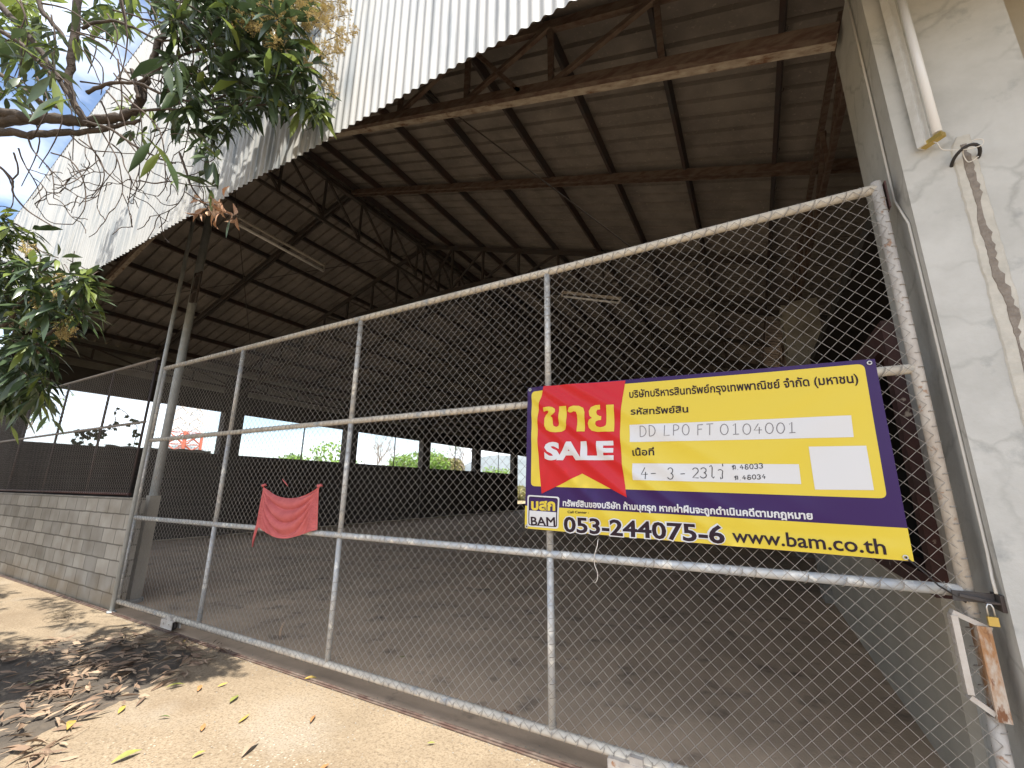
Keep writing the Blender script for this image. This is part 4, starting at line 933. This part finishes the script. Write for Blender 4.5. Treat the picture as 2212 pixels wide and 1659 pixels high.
# ------------------------------------------------------------------ outside seen through the left windows
def bush_tree(nm, c, rx, rz_, h0, label, m='bush', n=2600, ls=.16, trunk=True, seed=1, lumps=22, bare=False):
    rg = random.Random(seed); T = thing(nm, (c[0], c[1], 0), label, 'tree', 'trees outside the left windows'); c = Vector(c); b = MB()
    if trunk:
        t = MB(); t.tube(curve([(c.x, c.y, -.06), (c.x+.1, c.y, h0*.5), (c.x, c.y, h0)]), [.16]*5+[.11]*6, 8)
        for k in range(7):
            a = rg.uniform(0, 6.28); t.tube(curve([(c.x, c.y, h0*rg.uniform(.7, 1)), (c.x+math.cos(a)*rx*.35, c.y+math.sin(a)*rx*.35, h0+rz_*.5), (c.x+math.cos(a)*rx*.7, c.y+math.sin(a)*rx*.7, h0+rz_*rg.uniform(.8, 1.5))], 4), [.07, .06, .055, .05, .045, .04, .03, .025, .015], 6)
        t.build('trunk', 'paletrunk', T)
    L_ = [(rv(rg), rg.uniform(.55, 1)) for _ in range(lumps)]
    cc = Vector((c.x, c.y, h0+rz_*.75))
    for k in range(int(n*2.2)):
        lp, s_ = rg.choice(L_); q = lp*.62+rv(rg)*.42*s_*rg.uniform(.6, 1.05)
        p = cc+Vector((q.x*rx, q.y*rx, q.z*rz_)); leaf(b, p, rv(rg), rv(rg), ls*rg.uniform(1.0, 1.9), ls*.95, .2, .2, 0, 2)
    b.build('crown', m, T); return T
bush_tree('leafy_tree', (-25.5, 19.9, 0), 4.0, 2.7, .0, 'round bright green tree outside the second window', seed=2, n=3600)
bush_tree('leafy_tree', (-25.0, 28.4, 0), 3.7, 2.0, 1.45, 'dark green bushy tree outside the right half of the third window', seed=4, n=3000)
bush_tree('leafy_tree', (-23.6, 30.8, 0), 1.9, 1.6, 1.6, 'dusty olive shrub tree outside the fourth window', 'bushdry', seed=5, n=2600)
bush_tree('leafy_tree', (-27.5, 45.5, 0), 2.6, 1.5, 1.5, 'small green tree low in the fifth window', seed=6, n=1600)
bush_tree('leafy_tree', (-30, 55, 0), 6.0, 1.0, .2, 'yellowed scrub beyond the open bay at the far end', 'bushdry', seed=7, n=3000, ls=.25, trunk=False)
def bare_tree(x, y, h, label, seed, leaves=0, r=.09):
    rg = random.Random(seed); T = thing('bare_tree', (x, y, 0), label, 'tree', 'trees outside the left windows'); t = MB(); b = MB()
    def br(p, d, ln, r, lv_):
        q = p+d*ln+rv(rg)*ln*.08; t.tube([p, (p+q)/2+rv(rg)*ln*.05, q], [r, r*.8, r*.6], 5, False)
        if lv_ == 0:
            for _ in range(leaves): leaf(b, q+rv(rg)*.3, rv(rg), (0, 0, 1), .16, .07, .3, .2, 0, 2)
            return
        for _ in range(3): br(q, (d+rv(rg)*.6+Vector((0, 0, .15))).normalized(), ln*.72, r*.58, lv_-1)
    br(Vector((x, y, -.06)), Vector((0, 0, 1)), h*.32, r, 4); t.build('trunk', 'paletrunk', T)
    if leaves: b.build('crown', 'bush', T)
bare_tree(-34, 32.2, 8, 'pale leafless tree behind the green crowns of the third window', 3)
bare_tree(-34.5, 34, 7, 'second leafless tree right of the first in the third window', 4)
bare_tree(-21.5, 30.9, 6.0, 'branching tree with sparse leaves outside the fourth window', 5, 3, .12)
bare_tree(-30, 6.5, 7, 'thin sparse tree outside the left end of the first window', 8, 2)
TW = thing('lattice_tower', (-40, 17.5, 0), 'red and white steel lattice tower outside the first window', 'tower'); 
for nm, m, z0, z1, w0, w1 in (('lower_section', 'red', -.06, 5.7, 1.15, 1.1), ('upper_section', 'towerwhite', 5.7, 13, 1.1, .7)):
    b = MB(); nn = 6 if m == 'red' else 9
    for i in range(4):
        a0, a1 = R(45+90*i+20), R(135+90*i+20); 
        P = lambda a, t: Vector((-40+math.cos(a)*(w0+(w1-w0)*t), 17.5+math.sin(a)*(w0+(w1-w0)*t), z0+(z1-z0)*t))
        b.bar(P(a0, 0), P(a0, 1), .16 if m == 'red' else .09, .16 if m == 'red' else .09, (1, 0, 0))
        for k in range(nn):
            b.bar(P(a0, k/nn), P(a1, (k+1)/nn), .06, .06); b.bar(P(a1, k/nn), P(a0, (k+1)/nn), .06, .06); b.bar(P(a0, (k+1)/nn), P(a1, (k+1)/nn), .05, .05)
    b.build(nm, m, TW)
# stacked corrugated tile edges along the first sill and a creeper on it
b = MB(); y = 4.9
pts = []
while y < 7.6: pts.append((y, 2.60+.035*abs(math.sin(y*7.2))+.02*math.sin(y*2))); y += .03
for (y0, a), (y1, c) in zip(pts, pts[1:]):
    b.quad((XL-.20, y0, 2.2), (XL-.20, y1, 2.2), (XL-.20, y1, c), (XL-.20, y0, a)); b.quad((XL-.20, y0, a), (XL-.20, y1, c), (XL-.5, y1, c), (XL-.5, y0, a))
tag(b.build('roof_tile_stack', 'concrete', None, (XL-.3, 6.2, 2.2)), 'wavy stack of corrugated roof tiles showing above the first window sill', 'tiles')
V_ = thing('creeper', (XL-.3, 5.4, 2.55), 'leafy creeper climbing across the first window', 'climbing plant'); rg = random.Random(31)
s_ = MB(); l_ = MB()
def creep(pts, nl):
    P = curve([hit(x, y, 0, XL-.35) for x, y in pts]); s_.tube(P, .008, 4)
    for _ in range(nl):
        q = rg.choice(P)+Vector((0, rg.gauss(0, .06), rg.gauss(0, .06))); leaf(l_, q, Vector((.3, rg.uniform(-1, 1), rg.uniform(-1, .3))), (1, 0, .2), rg.uniform(.09, .16), rg.uniform(.08, .14), .1, .1, 0, 2)
creep([(150, 975), (162, 950), (172, 935), (185, 932), (200, 940), (215, 938), (230, 930), (250, 925)], 44)
creep([(185, 972), (180, 955), (176, 945)], 8); creep([(287, 972), (292, 950), (296, 925), (292, 915)], 12); creep([(242, 925), (250, 915), (248, 890), (262, 885), (280, 900)], 8)
s_.build('stem', 'twig', V_); l_.build('leaves', 'leaf', V_)
# palm behind the shed window
P_ = thing('palm_tree', (13, 9.3, 0), 'palm seen through the small shed window beside the gate post', 'tree'); t = MB(); t.tube(curve([(13, 9.3, -.06), (13.1, 9.4, 1.0), (13.0, 9.3, 2.1)]), .13, 8); t.build('trunk', 'paletrunk', P_)
b = MB(); rg = random.Random(3)
for k in range(14):
    a = k*2.4; d = Vector((math.cos(a), math.sin(a), .5)); sp = curve([Vector((13, 9.3, 2.1)), Vector((13, 9.3, 2.25))+d*.6, Vector((13, 9.3, 1.6))+d*1.3], 6)
    for i, q in enumerate(sp[1:]):
        for s in (-1, 1):
            o = d.cross(Vector((0, 0, 1))).normalized()*s; leaf(b, q, o+Vector((0, 0, -.5))+d*.4, (0, 0, 1), .4, .035, .3, .2, 0, 2)
b.build('crown', 'bushdry', P_)
